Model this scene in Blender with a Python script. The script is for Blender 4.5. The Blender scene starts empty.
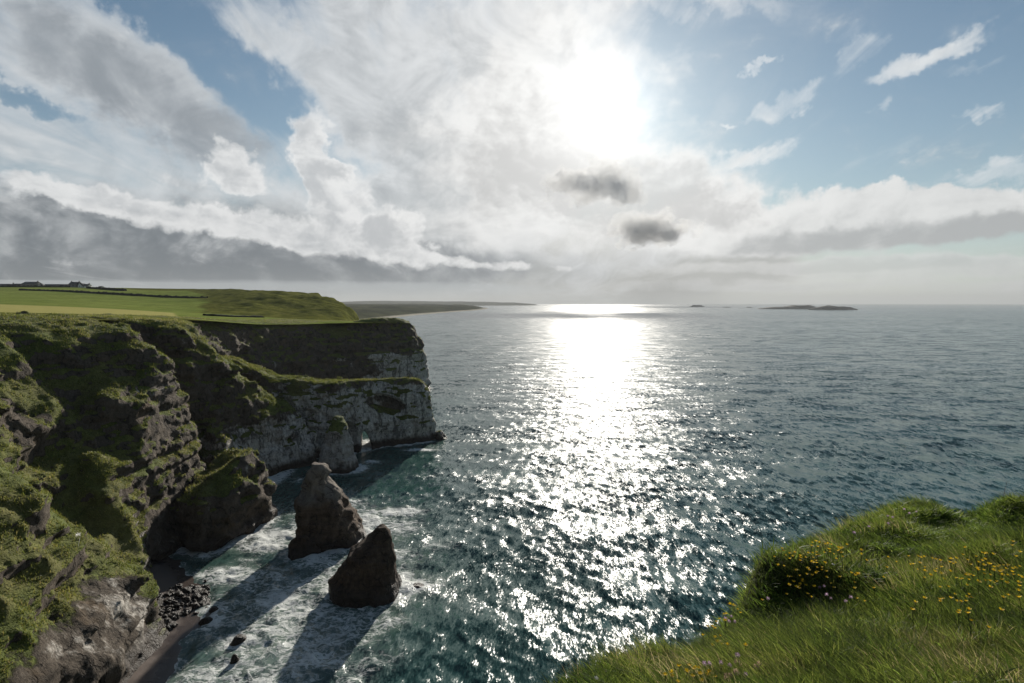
import bpy, math, random
import numpy as np
from mathutils import Vector

random.seed(11)
RNG = np.random.RandomState(7)
scene = bpy.context.scene
COL = scene.collection
R = math.radians

# ------------------------------------------------------------------ camera model
F_PX, CAM_Z = 569.0, 45.0
PITCH = math.atan((341.5 - 303.0) / F_PX)
CP, SP = math.cos(PITCH), math.sin(PITCH)


def ray(px, py):
    r = (px - 512.0) / F_PX
    u = (341.5 - py) / F_PX
    return r, CP + u * SP, -SP + u * CP


def at_z(px, py, z=0.0):
    """pixel -> world point at height z"""
    x, y, d = ray(px, py)
    t = (z - CAM_Z) / d
    return x * t, y * t, z


def at_y(px, py, Y):
    """pixel -> world point at distance Y"""
    x, y, d = ray(px, py)
    t = Y / y
    return x * t, Y, CAM_Z + d * t


def sky_dir(px, py):
    x, y, z = ray(px, py)
    n = math.sqrt(x * x + y * y + z * z)
    return math.degrees(math.atan2(x, y)), math.degrees(math.asin(z / n))


SUN_AZ, SUN_EL = sky_dir(600, 112)

# ------------------------------------------------------------------ noise
_TAB = RNG.rand(64, 64, 64).astype(np.float32) * 2 - 1


def noise3(x, y, z):
    x = np.asarray(x, np.float32); y = np.asarray(y, np.float32); z = np.asarray(z, np.float32)
    x, y, z = np.broadcast_arrays(x, y, z)
    xi = np.floor(x); yi = np.floor(y); zi = np.floor(z)
    fx = x - xi; fy = y - yi; fz = z - zi
    fx = fx * fx * (3 - 2 * fx); fy = fy * fy * (3 - 2 * fy); fz = fz * fz * (3 - 2 * fz)
    x0 = xi.astype(np.int32) & 63; y0 = yi.astype(np.int32) & 63; z0 = zi.astype(np.int32) & 63
    x1 = (x0 + 1) & 63; y1 = (y0 + 1) & 63; z1 = (z0 + 1) & 63
    T = _TAB
    a = T[x0, y0, z0] * (1 - fx) + T[x1, y0, z0] * fx
    b = T[x0, y1, z0] * (1 - fx) + T[x1, y1, z0] * fx
    c = T[x0, y0, z1] * (1 - fx) + T[x1, y0, z1] * fx
    d = T[x0, y1, z1] * (1 - fx) + T[x1, y1, z1] * fx
    a = a * (1 - fy) + b * fy
    c = c * (1 - fy) + d * fy
    return a * (1 - fz) + c * fz


def fbm(x, y, z, octaves=4, gain=0.5):
    a, s, t, f = 1.0, 0.0, 0.0, 1.0
    for i in range(octaves):
        s = s + a * noise3(np.asarray(x) * f + 17.3 * i, np.asarray(y) * f + 5.1 * i, np.asarray(z) * f + 9.7 * i)
        t += a
        a *= gain
        f *= 2.03
    return s / t


def ridged(x, y, z, octaves=3):
    a, s, t, f = 1.0, 0.0, 0.0, 1.0
    for i in range(octaves):
        s = s + a * (1 - 2 * np.abs(noise3(np.asarray(x) * f + 31.3 * i, np.asarray(y) * f + 3.1 * i, np.asarray(z) * f)))
        t += a
        a *= 0.5
        f *= 2.03
    return s / t


def sstep(a, b, x):
    t = np.clip((x - a) / (b - a), 0, 1)
    return t * t * (3 - 2 * t)


def poly_sd(X, Y, poly):
    """signed distance to a polygon, positive inside"""
    P = np.asarray(poly, float)
    X = np.asarray(X, float); Y = np.asarray(Y, float)
    best = np.full(X.shape, 1e18)
    inside = np.zeros(X.shape, bool)
    n = len(P)
    for i in range(n):
        ax, ay = P[i]
        bx, by = P[(i + 1) % n]
        ex, ey = bx - ax, by - ay
        L = ex * ex + ey * ey + 1e-12
        t = np.clip(((X - ax) * ex + (Y - ay) * ey) / L, 0, 1)
        dx = X - ax - t * ex
        dy = Y - ay - t * ey
        best = np.minimum(best, dx * dx + dy * dy)
        if ay != by:
            c = ((ay > Y) != (by > Y)) & (X < (bx - ax) * (Y - ay) / (by - ay) + ax)
            inside ^= c
    d = np.sqrt(best)
    return np.where(inside, d, -d)


def line_zd(X, Y, line):
    """distance to a polyline of (x, y, z) and z of the nearest point"""
    best = np.full(X.shape, 1e18)
    zz = np.zeros(X.shape)
    for a, b in zip(line[:-1], line[1:]):
        ex, ey = b[0] - a[0], b[1] - a[1]
        L = ex * ex + ey * ey + 1e-12
        t = np.clip(((X - a[0]) * ex + (Y - a[1]) * ey) / L, 0, 1)
        d = (X - a[0] - t * ex) ** 2 + (Y - a[1] - t * ey) ** 2
        z = a[2] + t * (b[2] - a[2])
        m = d < best
        best = np.where(m, d, best)
        zz = np.where(m, z, zz)
    return np.sqrt(best), zz


class RBF:
    def __init__(self, pts, vals, reg=1e-3):
        self.p = np.asarray(pts, float)
        n = len(self.p)
        A = self.k(self.p, self.p) + reg * np.eye(n)
        Q = np.c_[np.ones(n), self.p]
        M = np.block([[A, Q], [Q.T, np.zeros((3, 3))]])
        s = np.linalg.solve(M, np.r_[np.asarray(vals, float), 0, 0, 0])
        self.w, self.c = s[:n], s[n:]

    @staticmethod
    def k(a, b):
        r2 = ((a[:, None, :] - b[None, :, :]) ** 2).sum(-1)
        return 0.5 * r2 * np.log(r2 + 1e-9)

    def __call__(self, u, v):
        sh = u.shape
        q = np.c_[u.ravel(), v.ravel()]
        out = self.c[0] + q @ self.c[1:]
        for i in range(len(self.w)):
            r2 = ((q - self.p[i]) ** 2).sum(-1)
            out = out + self.w[i] * 0.5 * r2 * np.log(r2 + 1e-9)
        return out.reshape(sh)


# ------------------------------------------------------------------ mesh helpers
def mesh_from(name, verts, faces_flat, face_sizes, smooth=True):
    me = bpy.data.meshes.new(name)
    verts = np.asarray(verts, np.float32)
    me.vertices.add(len(verts))
    me.vertices.foreach_set('co', verts.ravel())
    faces_flat = np.asarray(faces_flat, np.int32)
    face_sizes = np.asarray(face_sizes, np.int32)
    me.loops.add(len(faces_flat))
    me.loops.foreach_set('vertex_index', faces_flat)
    starts = np.r_[0, np.cumsum(face_sizes)[:-1]].astype(np.int32)
    me.polygons.add(len(face_sizes))
    me.polygons.foreach_set('loop_start', starts)
    if smooth:
        me.polygons.foreach_set('use_smooth', np.ones(len(face_sizes), bool))
    me.update(calc_edges=True)
    return me


def quads(name, verts, q, smooth=True):
    q = np.asarray(q, np.int32)
    return mesh_from(name, verts, q.ravel(), np.full(len(q), 4), smooth)


def add_obj(name, me, mats=None, parent=None):
    o = bpy.data.objects.new(name, me)
    COL.objects.link(o)
    for m in (mats or []):
        me.materials.append(m)
    if parent is not None:
        o.parent = parent
    return o


def tag(o, label=None, cat=None, group=None, kind=None):
    if label: o['label'] = label
    if cat: o['category'] = cat
    if group: o['group'] = group
    if kind: o['kind'] = kind
    return o


def attr(me, name, vals):
    a = me.attributes.new(name, 'FLOAT', 'POINT')
    a.data.foreach_set('value', np.asarray(vals, np.float32))


def grid_quads(nu, nv):
    i = np.arange(nu - 1)[:, None] * nv + np.arange(nv - 1)[None, :]
    return np.stack([i, i + nv, i + nv + 1, i + 1], -1).reshape(-1, 4)


def keep_faces(verts, q, mask):
    """drop faces (mask per face) and unused verts"""
    q = q[mask]
    used = np.unique(q)
    remap = np.full(len(verts), -1, np.int64)
    remap[used] = np.arange(len(used))
    return verts[used], remap[q], used


def surface_nets(F, org, h):
    s = F < 0
    c = s[:-1, :-1, :-1].astype(np.int8)
    tot = np.zeros_like(c)
    for a in (0, 1):
        for b in (0, 1):
            for d in (0, 1):
                tot += s[a:F.shape[0] - 1 + a, b:F.shape[1] - 1 + b, d:F.shape[2] - 1 + d]
    act = (tot > 0) & (tot < 8)
    I, J, K = np.nonzero(act)
    vid = np.full(act.shape, -1, np.int32)
    vid[I, J, K] = np.arange(len(I))
    pos = np.zeros((len(I), 3), np.float32)
    cnt = np.zeros(len(I), np.float32)
    corners = [(a, b, d) for a in (0, 1) for b in (0, 1) for d in (0, 1)]
    for ca in corners:
        for ax in range(3):
            if ca[ax] == 1:
                continue
            cb = list(ca); cb[ax] = 1
            fa = F[I + ca[0], J + ca[1], K + ca[2]]
            fb = F[I + cb[0], J + cb[1], K + cb[2]]
            m = (fa < 0) != (fb < 0)
            t = np.where(m, fa / np.where(m, fa - fb, 1), 0)
            for k in range(3):
                pos[:, k] += np.where(m, ca[k] + (t if k == ax else 0), 0)
            cnt += m
    pos /= cnt[:, None]
    pos[:, 0] += I; pos[:, 1] += J; pos[:, 2] += K
    V = pos * h + np.asarray(org, np.float32)
    Q = []
    for ax in range(3):
        lo = [slice(1, -1)] * 3; hi = [slice(1, -1)] * 3
        lo[ax] = slice(0, -1); hi[ax] = slice(1, None)
        sa, sb = s[tuple(lo)], s[tuple(hi)]
        e = np.nonzero(sa != sb)
        flip = sa[e]
        base = [e[0] + (0 if ax == 0 else 1), e[1] + (0 if ax == 1 else 1), e[2] + (0 if ax == 2 else 1)]
        u, v = [(1, 2), (2, 0), (0, 1)][ax]
        def cell(du, dv):
            b = [base[0].copy(), base[1].copy(), base[2].copy()]
            b[u] = b[u] + du; b[v] = b[v] + dv
            return vid[b[0], b[1], b[2]]
        q = np.stack([cell(-1, -1), cell(0, -1), cell(0, 0), cell(-1, 0)], -1)
        q = np.where(flip[:, None], q, q[:, ::-1])
        Q.append(q)
    Q = np.concatenate(Q)
    Q = Q[(Q >= 0).all(1)]
    return V, Q


def vnormals(V, Q):
    a = V[Q[:, 2]] - V[Q[:, 0]]
    b = V[Q[:, 3]] - V[Q[:, 1]]
    n = np.cross(a, b)
    N = np.zeros_like(V)
    for k in range(4):
        for c in range(3):
            N[:, c] += np.bincount(Q[:, k], n[:, c], len(V))
    N /= (np.linalg.norm(N, axis=1, keepdims=True) + 1e-9)
    return N


# ------------------------------------------------------------------ node DSL
class NT:
    def __init__(self, tree):
        self.t = tree
        tree.nodes.clear()

    def node(self, kind, **kw):
        n = self.t.nodes.new(kind)
        for k, v in kw.items():
            setattr(n, k, v)
        return n

    def put(self, sock, v):
        if isinstance(v, E): v = v.s
        if isinstance(v, bpy.types.NodeSocket):
            self.t.links.new(v, sock)
        elif v is not None:
            if isinstance(v, (tuple, list)) and len(v) == 3 and sock.type == 'RGBA':
                v = (*v, 1.0)
            sock.default_value = v

    def m(self, op, *a, clamp=False):
        n = self.node('ShaderNodeMath', operation=op, use_clamp=clamp)
        for i, v in enumerate(a): self.put(n.inputs[i], v)
        return E(self, n.outputs[0])

    def vm(self, op, *a, out=0):
        n = self.node('ShaderNodeVectorMath', operation=op)
        for i, v in enumerate(a):
            self.put(n.inputs['Scale'] if (op == 'SCALE' and i == 1) else n.inputs[i], v)
        return E(self, n.outputs[out])

    def length(self, v):
        n = self.node('ShaderNodeVectorMath', operation='LENGTH')
        self.put(n.inputs[0], v)
        return E(self, n.outputs['Value'])

    def dot(self, a, b):
        n = self.node('ShaderNodeVectorMath', operation='DOT_PRODUCT')
        self.put(n.inputs[0], a); self.put(n.inputs[1], b)
        return E(self, n.outputs['Value'])

    def xyz(self, x=0, y=0, z=0):
        n = self.node('ShaderNodeCombineXYZ')
        for i, v in enumerate((x, y, z)): self.put(n.inputs[i], v)
        return E(self, n.outputs[0])

    def sep(self, v):
        n = self.node('ShaderNodeSeparateXYZ')
        self.put(n.inputs[0], v)
        return [E(self, o) for o in n.outputs]

    def noise(self, vec, scale=1.0, detail=4.0, rough=0.5, dist=0.0, out='Fac', lac=2.0):
        n = self.node('ShaderNodeTexNoise')
        self.put(n.inputs['Vector'], vec)
        self.put(n.inputs['Scale'], scale)
        n.inputs['Detail'].default_value = detail
        n.inputs['Roughness'].default_value = rough
        n.inputs['Lacunarity'].default_value = lac
        n.inputs['Distortion'].default_value = dist
        return E(self, n.outputs['Fac' if out == 'Fac' else 'Color'])

    def noise2(self, vec, scale=1.0, detail=4.0, rough=0.5, dist=0.0, out='Fac'):
        e = self.noise(vec, scale, detail, rough, dist, out)
        e.s.node.noise_dimensions = '2D'
        return e

    def sepc(self, c):
        n = self.node('ShaderNodeSeparateColor')
        self.put(n.inputs[0], c)
        return [E(self, o) for o in n.outputs]

    def voro(self, vec, scale=1.0, feature='F1', out='Distance', rnd=1.0):
        n = self.node('ShaderNodeTexVoronoi', feature=feature)
        self.put(n.inputs['Vector'], vec)
        self.put(n.inputs['Scale'], scale)
        n.inputs['Randomness'].default_value = rnd
        return E(self, n.outputs[out])

    def map(self, v, a, b, c=0.0, d=1.0, kind='SMOOTHSTEP'):
        n = self.node('ShaderNodeMapRange', interpolation_type=kind)
        for i, x in enumerate((v, a, b, c, d)): self.put(n.inputs[i], x)
        return E(self, n.outputs[0])

    def mapping(self, v, loc=(0, 0, 0), rot=(0, 0, 0), scale=(1, 1, 1), kind='POINT'):
        n = self.node('ShaderNodeMapping', vector_type=kind)
        self.put(n.inputs[0], v)
        n.inputs['Location'].default_value = loc
        n.inputs['Rotation'].default_value = rot
        n.inputs['Scale'].default_value = scale
        return E(self, n.outputs[0])

    def mix(self, f, a, b, blend='MIX'):
        n = self.node('ShaderNodeMix', data_type='RGBA', blend_type=blend)
        self.put(n.inputs[0], f); self.put(n.inputs[6], a); self.put(n.inputs[7], b)
        return E(self, n.outputs[2])

    def ramp(self, f, stops, interp='LINEAR'):
        n = self.node('ShaderNodeValToRGB')
        cr = n.color_ramp
        cr.interpolation = interp
        while len(cr.elements) < len(stops): cr.elements.new(0.5)
        for e, (p, c) in zip(cr.elements, stops):
            e.position = p
            e.color = (*c, 1.0) if len(c) == 3 else c
        self.put(n.inputs[0], f)
        return E(self, n.outputs[0])

    def at(self, name):
        n = self.node('ShaderNodeAttribute', attribute_name=name)
        return E(self, n.outputs['Fac'])

    def pos(self):
        return E(self, self.node('ShaderNodeNewGeometry').outputs['Position'])

    def nrm(self):
        return E(self, self.node('ShaderNodeNewGeometry').outputs['Normal'])

    def bump(self, height, strength=1.0, dist=1.0, normal=None):
        n = self.node('ShaderNodeBump')
        self.put(n.inputs['Height'], height)
        self.put(n.inputs['Strength'], strength)
        self.put(n.inputs['Distance'], dist)
        if normal is not None: self.put(n.inputs['Normal'], normal)
        return E(self, n.outputs[0])

    def principled(self, color, rough=0.9, spec=0.2, normal=None, **kw):
        n = self.node('ShaderNodeBsdfPrincipled')
        self.put(n.inputs['Base Color'], color)
        self.put(n.inputs['Roughness'], rough)
        self.put(n.inputs['Specular IOR Level'], spec)
        if normal is not None: self.put(n.inputs['Normal'], normal)
        for k, v in kw.items(): self.put(n.inputs[k], v)
        return E(self, n.outputs[0])

    def shmix(self, f, a, b):
        n = self.node('ShaderNodeMixShader')
        self.put(n.inputs[0], f); self.put(n.inputs[1], a); self.put(n.inputs[2], b)
        return E(self, n.outputs[0])

    def output(self, s, kind='ShaderNodeOutputMaterial', sock='Surface'):
        n = self.node(kind)
        self.put(n.inputs[sock], s)


class E:
    def __init__(self, nt, s): self.nt, self.s = nt, s
    def __add__(self, o): return self.nt.m('ADD', self, o)
    __radd__ = __add__
    def __sub__(self, o): return self.nt.m('SUBTRACT', self, o)
    def __rsub__(self, o): return self.nt.m('SUBTRACT', o, self)
    def __mul__(self, o): return self.nt.m('MULTIPLY', self, o)
    __rmul__ = __mul__
    def __truediv__(self, o): return self.nt.m('DIVIDE', self, o)
    def __rtruediv__(self, o): return self.nt.m('DIVIDE', o, self)
    def __pow__(self, o): return self.nt.m('POWER', self, o)
    def clip(self): return self.nt.m('ADD', self, 0.0, clamp=True)


def material(name):
    m = bpy.data.materials.new(name)
    m.use_nodes = True
    return m, NT(m.node_tree)


def simple_mat(name, color, rough=0.9, spec=0.2, var=0.25, scale=3.0, transl=0.0):
    m, t = material(name)
    tc = E(t, t.node('ShaderNodeTexCoord').outputs['Object'])
    n = t.noise(tc, scale, 5, 0.6)
    dark = tuple(c * (1 - var) for c in color)
    light = tuple(min(1, c * (1 + var)) for c in color)
    c = t.mix(t.map(n, 0.3, 0.7), dark, light)
    s = t.principled(c, rough, spec)
    if transl:
        tr = t.node('ShaderNodeBsdfTranslucent')
        t.put(tr.inputs[0], c)
        s = t.shmix(transl, s, E(t, tr.outputs[0]))
    t.output(s)
    return m


# ------------------------------------------------------------------ plateau height P(x, y)
_pc = [(-60, 316, 110), (0, 316.5, 116), (0, 314, 135), (60, 318, 120), (140, 321, 126), (200, 322.5, 146), (300, 323.5, 262),
       (250, 323, 240), (400, 322, 295), (352, 321.5, 280), (0, 312.5, 165), (90, 314, 180), (0, 305, 270), (120, 309, 300),
       (200, 318.5, 230), (260, 320, 290), (300, 319.5, 330),
       (0, 297, 420), (120, 301, 430), (0, 289.5, 620), (100, 292, 600), (200, 299, 520), (200, 293, 620),
       (250, 293, 570), (300, 298, 500), (328, 305, 470), (352, 317, 450), (225, 315, 330), (285, 313, 390), (320, 314, 410),
       (0, 287, 720), (60, 287, 740), (-200, 287, 740), (150, 289, 710), (220, 289.5, 690), (262, 291.5, 660),
       (0, 293, 1100), (120, 294, 1100), (220, 296, 1050), (-200, 292, 1100)]
_pp, _pv = [], []
for px, py, Y in _pc:
    x, y, z = at_y(px, py, Y)
    _pp.append((x / y * 4.0, 3.0 * math.log(y)))
    _pv.append((z - CAM_Z) / y * 100)
_prbf = RBF(_pp, _pv, 0.01)


def plateau(X, Y):
    X = np.asarray(X, float); Y = np.maximum(np.asarray(Y, float), 60)
    u = np.clip(X / Y, -2.2, 0.2) * 4
    v = 3 * np.log(np.maximum(Y, 100))
    return CAM_Z + _prbf(u, v) / 100 * np.maximum(Y, 100)


# ------------------------------------------------------------------ landforms
A_POLY = [(-40, 20), (-40, 45), (-44, 62), (-47.5, 74.5), (-51.5, 80), (-55.5, 84), (-60.5, 91), (-62, 98), (-62, 106), (-62.5, 114), (-64, 120),
          (-70, 128), (-82, 134), (-150, 160), (-320, 160), (-320, 20)]
B2_POLY = [(-64, 103), (-58, 99.5), (-54.5, 98.5), (-51.5, 104), (-49.6, 112), (-50.2, 118), (-56, 125), (-66, 125)]
B_PLAT = [(-96, 134), (-90, 138), (-84, 141), (-81, 146), (-86, 158), (-102, 174), (-260, 215), (-260, 134)]
SPUR = [(-84, 142, 39.8), (-78, 147, 34.3), (-73, 152, 26.5), (-69, 156, 21), (-66, 159, 17.8)]
RIB = [(-80, 142, 30), (-72.5, 137, 20), (-68, 132, 11), (-66, 128, 6)]
C_RIDGE = [(-84, 165, 29), (-78, 166, 26.5), (-70, 168, 23), (-58, 171, 21.3), (-45, 176, 20.7), (-33, 182, 20.6), (-26, 188, 19.5)]
C_POLY = [(-72, 161), (-66, 164), (-58.5, 163), (-51.5, 163.5), (-44, 172), (-40, 176), (-33, 178), (-27, 182.5), (-25, 187), (-27, 192),
          (-40, 188), (-55, 181), (-75, 179), (-95, 176), (-95, 165)]
D_POLY = [(-125, 165), (-108, 182), (-104, 215), (-97, 250), (-78, 266), (-56, 278), (-45.5, 287), (-43, 297), (-50, 313), (-88, 335), (-150, 375),
          (-320, 410), (-320, 175)]
LAND_POLYS = [A_POLY, B2_POLY, C_POLY, D_POLY, [(-84, 133), (-66, 124), (-60, 130), (-59, 146), (-62, 160), (-72, 168), (-120, 190), (-200, 140)]]


def H_A(X, Y):
    d0 = poly_sd(X, Y, A_POLY)
    w = sstep(0, 10, d0)
    d = d0 + w * (5.0 * fbm(X / 16, Y / 16, 0, 3) + 2.2 * ridged(X / 9 + Y / 25, Y / 11, 3.3, 2) - 0.6)
    P = plateau(X, Y)
    # the green bench low on the seaward side
    bench = np.interp(d, [-6, -1.5, 0, 1, 2.5, 5, 10, 14, 19, 25, 30, 36, 42], [-8, -3, -0.5, 5, 8, 11, 18.0, 24.0, 30.5, 36.0, 39.2, 41.6, 42])
    # the upper face, turned towards the bay
    s_ = (X + 81) * -0.853 + (Y - 100) * 0.521 + 6.5 * fbm(X / 13, Y / 13, 4.4, 3) + 3.0 * ridged(X / 10 - Y / 30, Y / 14, 1.3, 2)
    up = np.interp(s_, [-40, -18, -9, -4, 0, 5, 9, 13, 18], [-6, 12, 21, 27, 31, 35.5, 38.5, 40.6, 42])
    # sheer drop where the slope is cut off at the inlet
    cut = np.interp(d0 + 1.2 * fbm(X / 6, Y / 6, 2.4, 3), [-6, -1.5, 0, 1, 3, 6, 9, 13, 18], [-8, -3, -0.5, 7, 15, 25, 33, 39, 60])
    up = np.minimum(up, cut)
    k = 2.0
    h = np.maximum(bench, up) + k * 0.25 * np.exp(-np.abs(bench - up) / k)
    h = np.where(Y > 94, np.minimum(h, cut + 30 * (1 - sstep(94, 104, Y))), h)
    h = np.where(h > 38, h + (P - 42) * sstep(38, 42, h), h)
    mid = sstep(9, 14, h) * (1 - sstep(37, 41, h))
    h = h + mid * (1.2 * ridged(X / 7, Y / 7, 7.7, 3) + 2.6 * fbm(X / 12, Y / 12, 2.2, 2))
    h = h + (1 - mid) * sstep(6, 10, h) * 0.35 * fbm(X / 5, Y / 5, 1.1, 2)
    return np.minimum(h, P + 0.4)


def H_B(X, Y):
    P = plateau(X, Y)
    d = poly_sd(X, Y, B_PLAT) + 1.6 * fbm(X / 8, Y / 8, 5.5, 3)
    fr = np.interp(d, [-16, -13, -9, -4, -1.2, 1.0, 3.5], [-0.2, 0.02, 0.3, 0.62, 0.86, 0.97, 1.0])
    h = P * fr
    for line, drop in ((SPUR, ([0, 3.0, 5.5, 9, 11.5, 14], [0, 0.9, 4.0, 12, 24, 48])),
                       (RIB, ([0, 1.5, 4, 7, 9, 12], [0, 1.2, 6, 14, 24, 44]))):
        dd, z = line_zd(X, Y, line)
        dd = dd + 0.9 * fbm(X / 5, Y / 5, 8.5, 3)
        h = np.maximum(h, z - np.interp(np.maximum(dd, 0), *drop))
    d2 = poly_sd(X, Y, B2_POLY) + 0.8 * fbm(X / 4, Y / 4, 4.5, 3)
    top = 10.5 + 4.6 * np.exp(-(((X + 54) / 4.2) ** 2 + ((Y - 114) / 6.5) ** 2)) + 0.8 * fbm(X / 3, Y / 3, 6, 2) + 5.0 * sstep(115, 126, Y) * sstep(-52, -60, X)
    h2 = np.interp(d2, [-3, -0.8, 0, 0.5, 1.3, 2.6, 4.5], [-6, -3, -0.5, 0.5, 0.76, 0.92, 1.0])
    h2 = np.where(h2 > 0, h2 * top, h2)
    return np.maximum(h, h2)


def H_C(X, Y):
    dd, z = line_zd(X, Y, C_RIDGE)
    d = poly_sd(X, Y, C_POLY)
    d = d + 0.7 * fbm(X / 4, Y / 4, 9.5, 3) * sstep(-1, 2, d + 1)
    f = np.interp(d, [-3, -0.9, 0, 0.4, 1.0, 1.9, 3.2, 4.6], [-6, -3, -0.6, 0.36, 0.62, 0.8, 0.93, 1.0])
    h = np.where(f > 0, f * (z + 0.4 * fbm(X / 5, Y / 5, 1, 2)), f)
    ld = np.hypot((X + 24.3) / 2.6, (Y - 187.5) / 3.2)          # low shelf at the tip
    return np.maximum(h, 2.6 - 2.6 * ld ** 2)


def H_D(X, Y):
    P = plateau(X, Y) + 2.0 * np.exp(-(((X + 64) / 14) ** 2 + ((Y - 292) / 16) ** 2)) - 2.4 * np.exp(-(((X + 85) / 6) ** 2 + ((Y - 274) / 18) ** 2))
    d = poly_sd(X, Y, D_POLY)
    d = d + (1.4 * fbm(X / 9, Y / 9, 12.5, 3) + 0.8 * ridged(X / 6, Y / 9, 2, 2)) * sstep(0, 4, d)
    f = np.interp(d, [-3, -0.9, 0, 0.7, 1.6, 3, 5.5, 8, 10.5, 13], [-6, -3, -0.6, 0.28, 0.44, 0.58, 0.75, 0.9, 0.975, 1.0])
    return np.where(f > 0, f * P, f)


def build_landform(name, Hf, lo, hi, h, warp=(1.2, 5.0), fine=0.35, carve=None, chalk=None, strata=0.5, zmin=-2.5, gbias=0.0, zg=(4.5, 8.5), gmask=None):
    nx, ny, nz = [int(math.ceil((b - a) / h)) + 1 for a, b in zip(lo, hi)]
    xs = lo[0] + np.arange(nx) * h; ys = lo[1] + np.arange(ny) * h; zs = lo[2] + np.arange(nz) * h
    pad = 8
    # fine 2-D height table with padding, looked up bilinearly
    xs2 = np.arange(lo[0] - pad, hi[0] + pad, h * 0.8); ys2 = np.arange(lo[1] - pad, hi[1] + pad, h * 0.8)
    X2, Y2 = np.meshgrid(xs2, ys2, indexing='ij')
    H2 = Hf(X2, Y2).astype(np.float32)
    def look(x, y):
        u = np.clip((x - xs2[0]) / (h * 0.8), 0, len(xs2) - 1.001); v = np.clip((y - ys2[0]) / (h * 0.8), 0, len(ys2) - 1.001)
        i = u.astype(np.int32); j = v.astype(np.int32)
        fu = u - i; fv = v - j
        return (H2[i, j] * (1 - fu) + H2[i + 1, j] * fu) * (1 - fv) + (H2[i, j + 1] * (1 - fu) + H2[i + 1, j + 1] * fu) * fv
    X, Y = np.meshgrid(xs, ys, indexing='ij')
    H0 = look(X.ravel(), Y.ravel()).reshape(X.shape)
    w = int(math.ceil((warp[0] * 1.6 + strata + 1) / h))
    def extent(A, f):
        B = A.copy()
        for s_ in range(1, w + 1):
            for ax in (0, 1):
                pass
        for ax in (0, 1):
            C = B.copy()
            for s_ in range(1, w + 1):
                D_ = np.take(B, np.clip(np.arange(B.shape[ax]) + s_, 0, B.shape[ax] - 1), ax); C = f(C, D_)
                D_ = np.take(B, np.clip(np.arange(B.shape[ax]) - s_, 0, B.shape[ax] - 1), ax); C = f(C, D_)
            B = C
        return B
    Hmin = extent(H0, np.minimum) - 1.5; Hmax = extent(H0, np.maximum) + 1.5
    F = (zs[None, None, :] - H0[:, :, None]).astype(np.float32)
    F = np.clip(F, -3, 3)
    actm = (zs[None, None, :] > Hmin[:, :, None]) & (zs[None, None, :] < Hmax[:, :, None])
    I, J, K = np.nonzero(actm)
    x = xs[I].astype(np.float32); y = ys[J].astype(np.float32); z = zs[K].astype(np.float32)
    L = warp[1]
    amp = warp[0] * (0.12 + 0.88 * sstep(0, 6, np.abs(look(x + 2, y) - look(x - 2, y)) + np.abs(look(x, y + 2) - look(x, y - 2)))).astype(np.float32)
    wx = amp * fbm(x / L, y / L, z / (L * 0.8), 4, 0.55)
    wy = amp * fbm(x / L + 40, y / L + 11, z / (L * 0.8) + 7, 4, 0.55)
    st = strata * noise3(x / 25, y / 25, z * 0.75 + 3) + 0.5 * strata * noise3(x / 14, y / 14, z * 1.9)
    gx = look(x + 1, y) - look(x - 1, y); gy = look(x, y + 1) - look(x, y - 1)
    gl = np.sqrt(gx * gx + gy * gy) + 1e-3
    k = st * np.clip(gl / 4, 0, 1)
    Hv = look(x + wx + gx / gl * k, y + wy + gy / gl * k)
    f = z - Hv - fine * fbm(x / 1.3, y / 1.3, z / 1.3, 2)
    # joints: the rock breaks in blocks on the steep parts
    nb_ = noise3(x / 3.1 + 9, y / 3.1, z / 2.0) + 0.5 * noise3(x / 1.5, y / 1.5 + 4, z / 1.1)
    f = f - 2.4 * np.clip(gl / 4 - 0.25, 0, 1) * np.round(2.2 * nb_) / 2.2
    sl = np.sqrt(1 + (gl / 2) ** 2)
    f = f / np.minimum(sl, 4)
    if carve is not None:
        f = np.maximum(f, carve(x, y, z))
    F[I, J, K] = np.clip(f, -3, 3)
    V, Q = surface_nets(F, lo, h)
    zc = V[Q].mean(1)[:, 2]
    V, Q, _ = keep_faces(V, Q, zc > zmin)
    N = vnormals(V, Q)
    me = quads(name, V, Q)
    nz_ = N[:, 2]
    g = nz_ + 0.28 * fbm(V[:, 0] / 4, V[:, 1] / 4, V[:, 2] / 3, 4) + (gbias(V) if callable(gbias) else gbias) - 0.45 * (1 - sstep(zg[0], zg[1], V[:, 2] + 2 * fbm(V[:, 0] / 5, V[:, 1] / 5, 0, 2)))
    grass = sstep(0.38, 0.62, g)
    grass = grass * (gmask(V) if gmask else 1.0)
    attr(me, 'grass', grass)
    ch = chalk(V) if chalk else np.zeros(len(V))
    attr(me, 'chalk', np.clip(ch, 0, 1))
    return me, V, Q, N, grass


# ------------------------------------------------------------------ materials
def grass_color(t, p, lush=1.0):
    n1 = t.noise(p, 0.09, 4, 0.6)
    n2 = t.noise(p, 0.9, 5, 0.65)
    n3 = t.noise(p, 5.0, 3, 0.6)
    c = t.ramp(n2 * 0.6 + n3 * 0.4, [(0.28, (0.028, 0.034, 0.010)), (0.5, (0.085, 0.105, 0.020)), (0.72, (0.19, 0.19, 0.045))])
    c2 = t.ramp(n2 * 0.5 + n3 * 0.5, [(0.28, (0.04, 0.042, 0.014)), (0.5, (0.115, 0.112, 0.032)), (0.75, (0.22, 0.195, 0.07))])
    return t.mix(t.map(n1, 0.4, 0.62), c, c2), n2, n3


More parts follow.
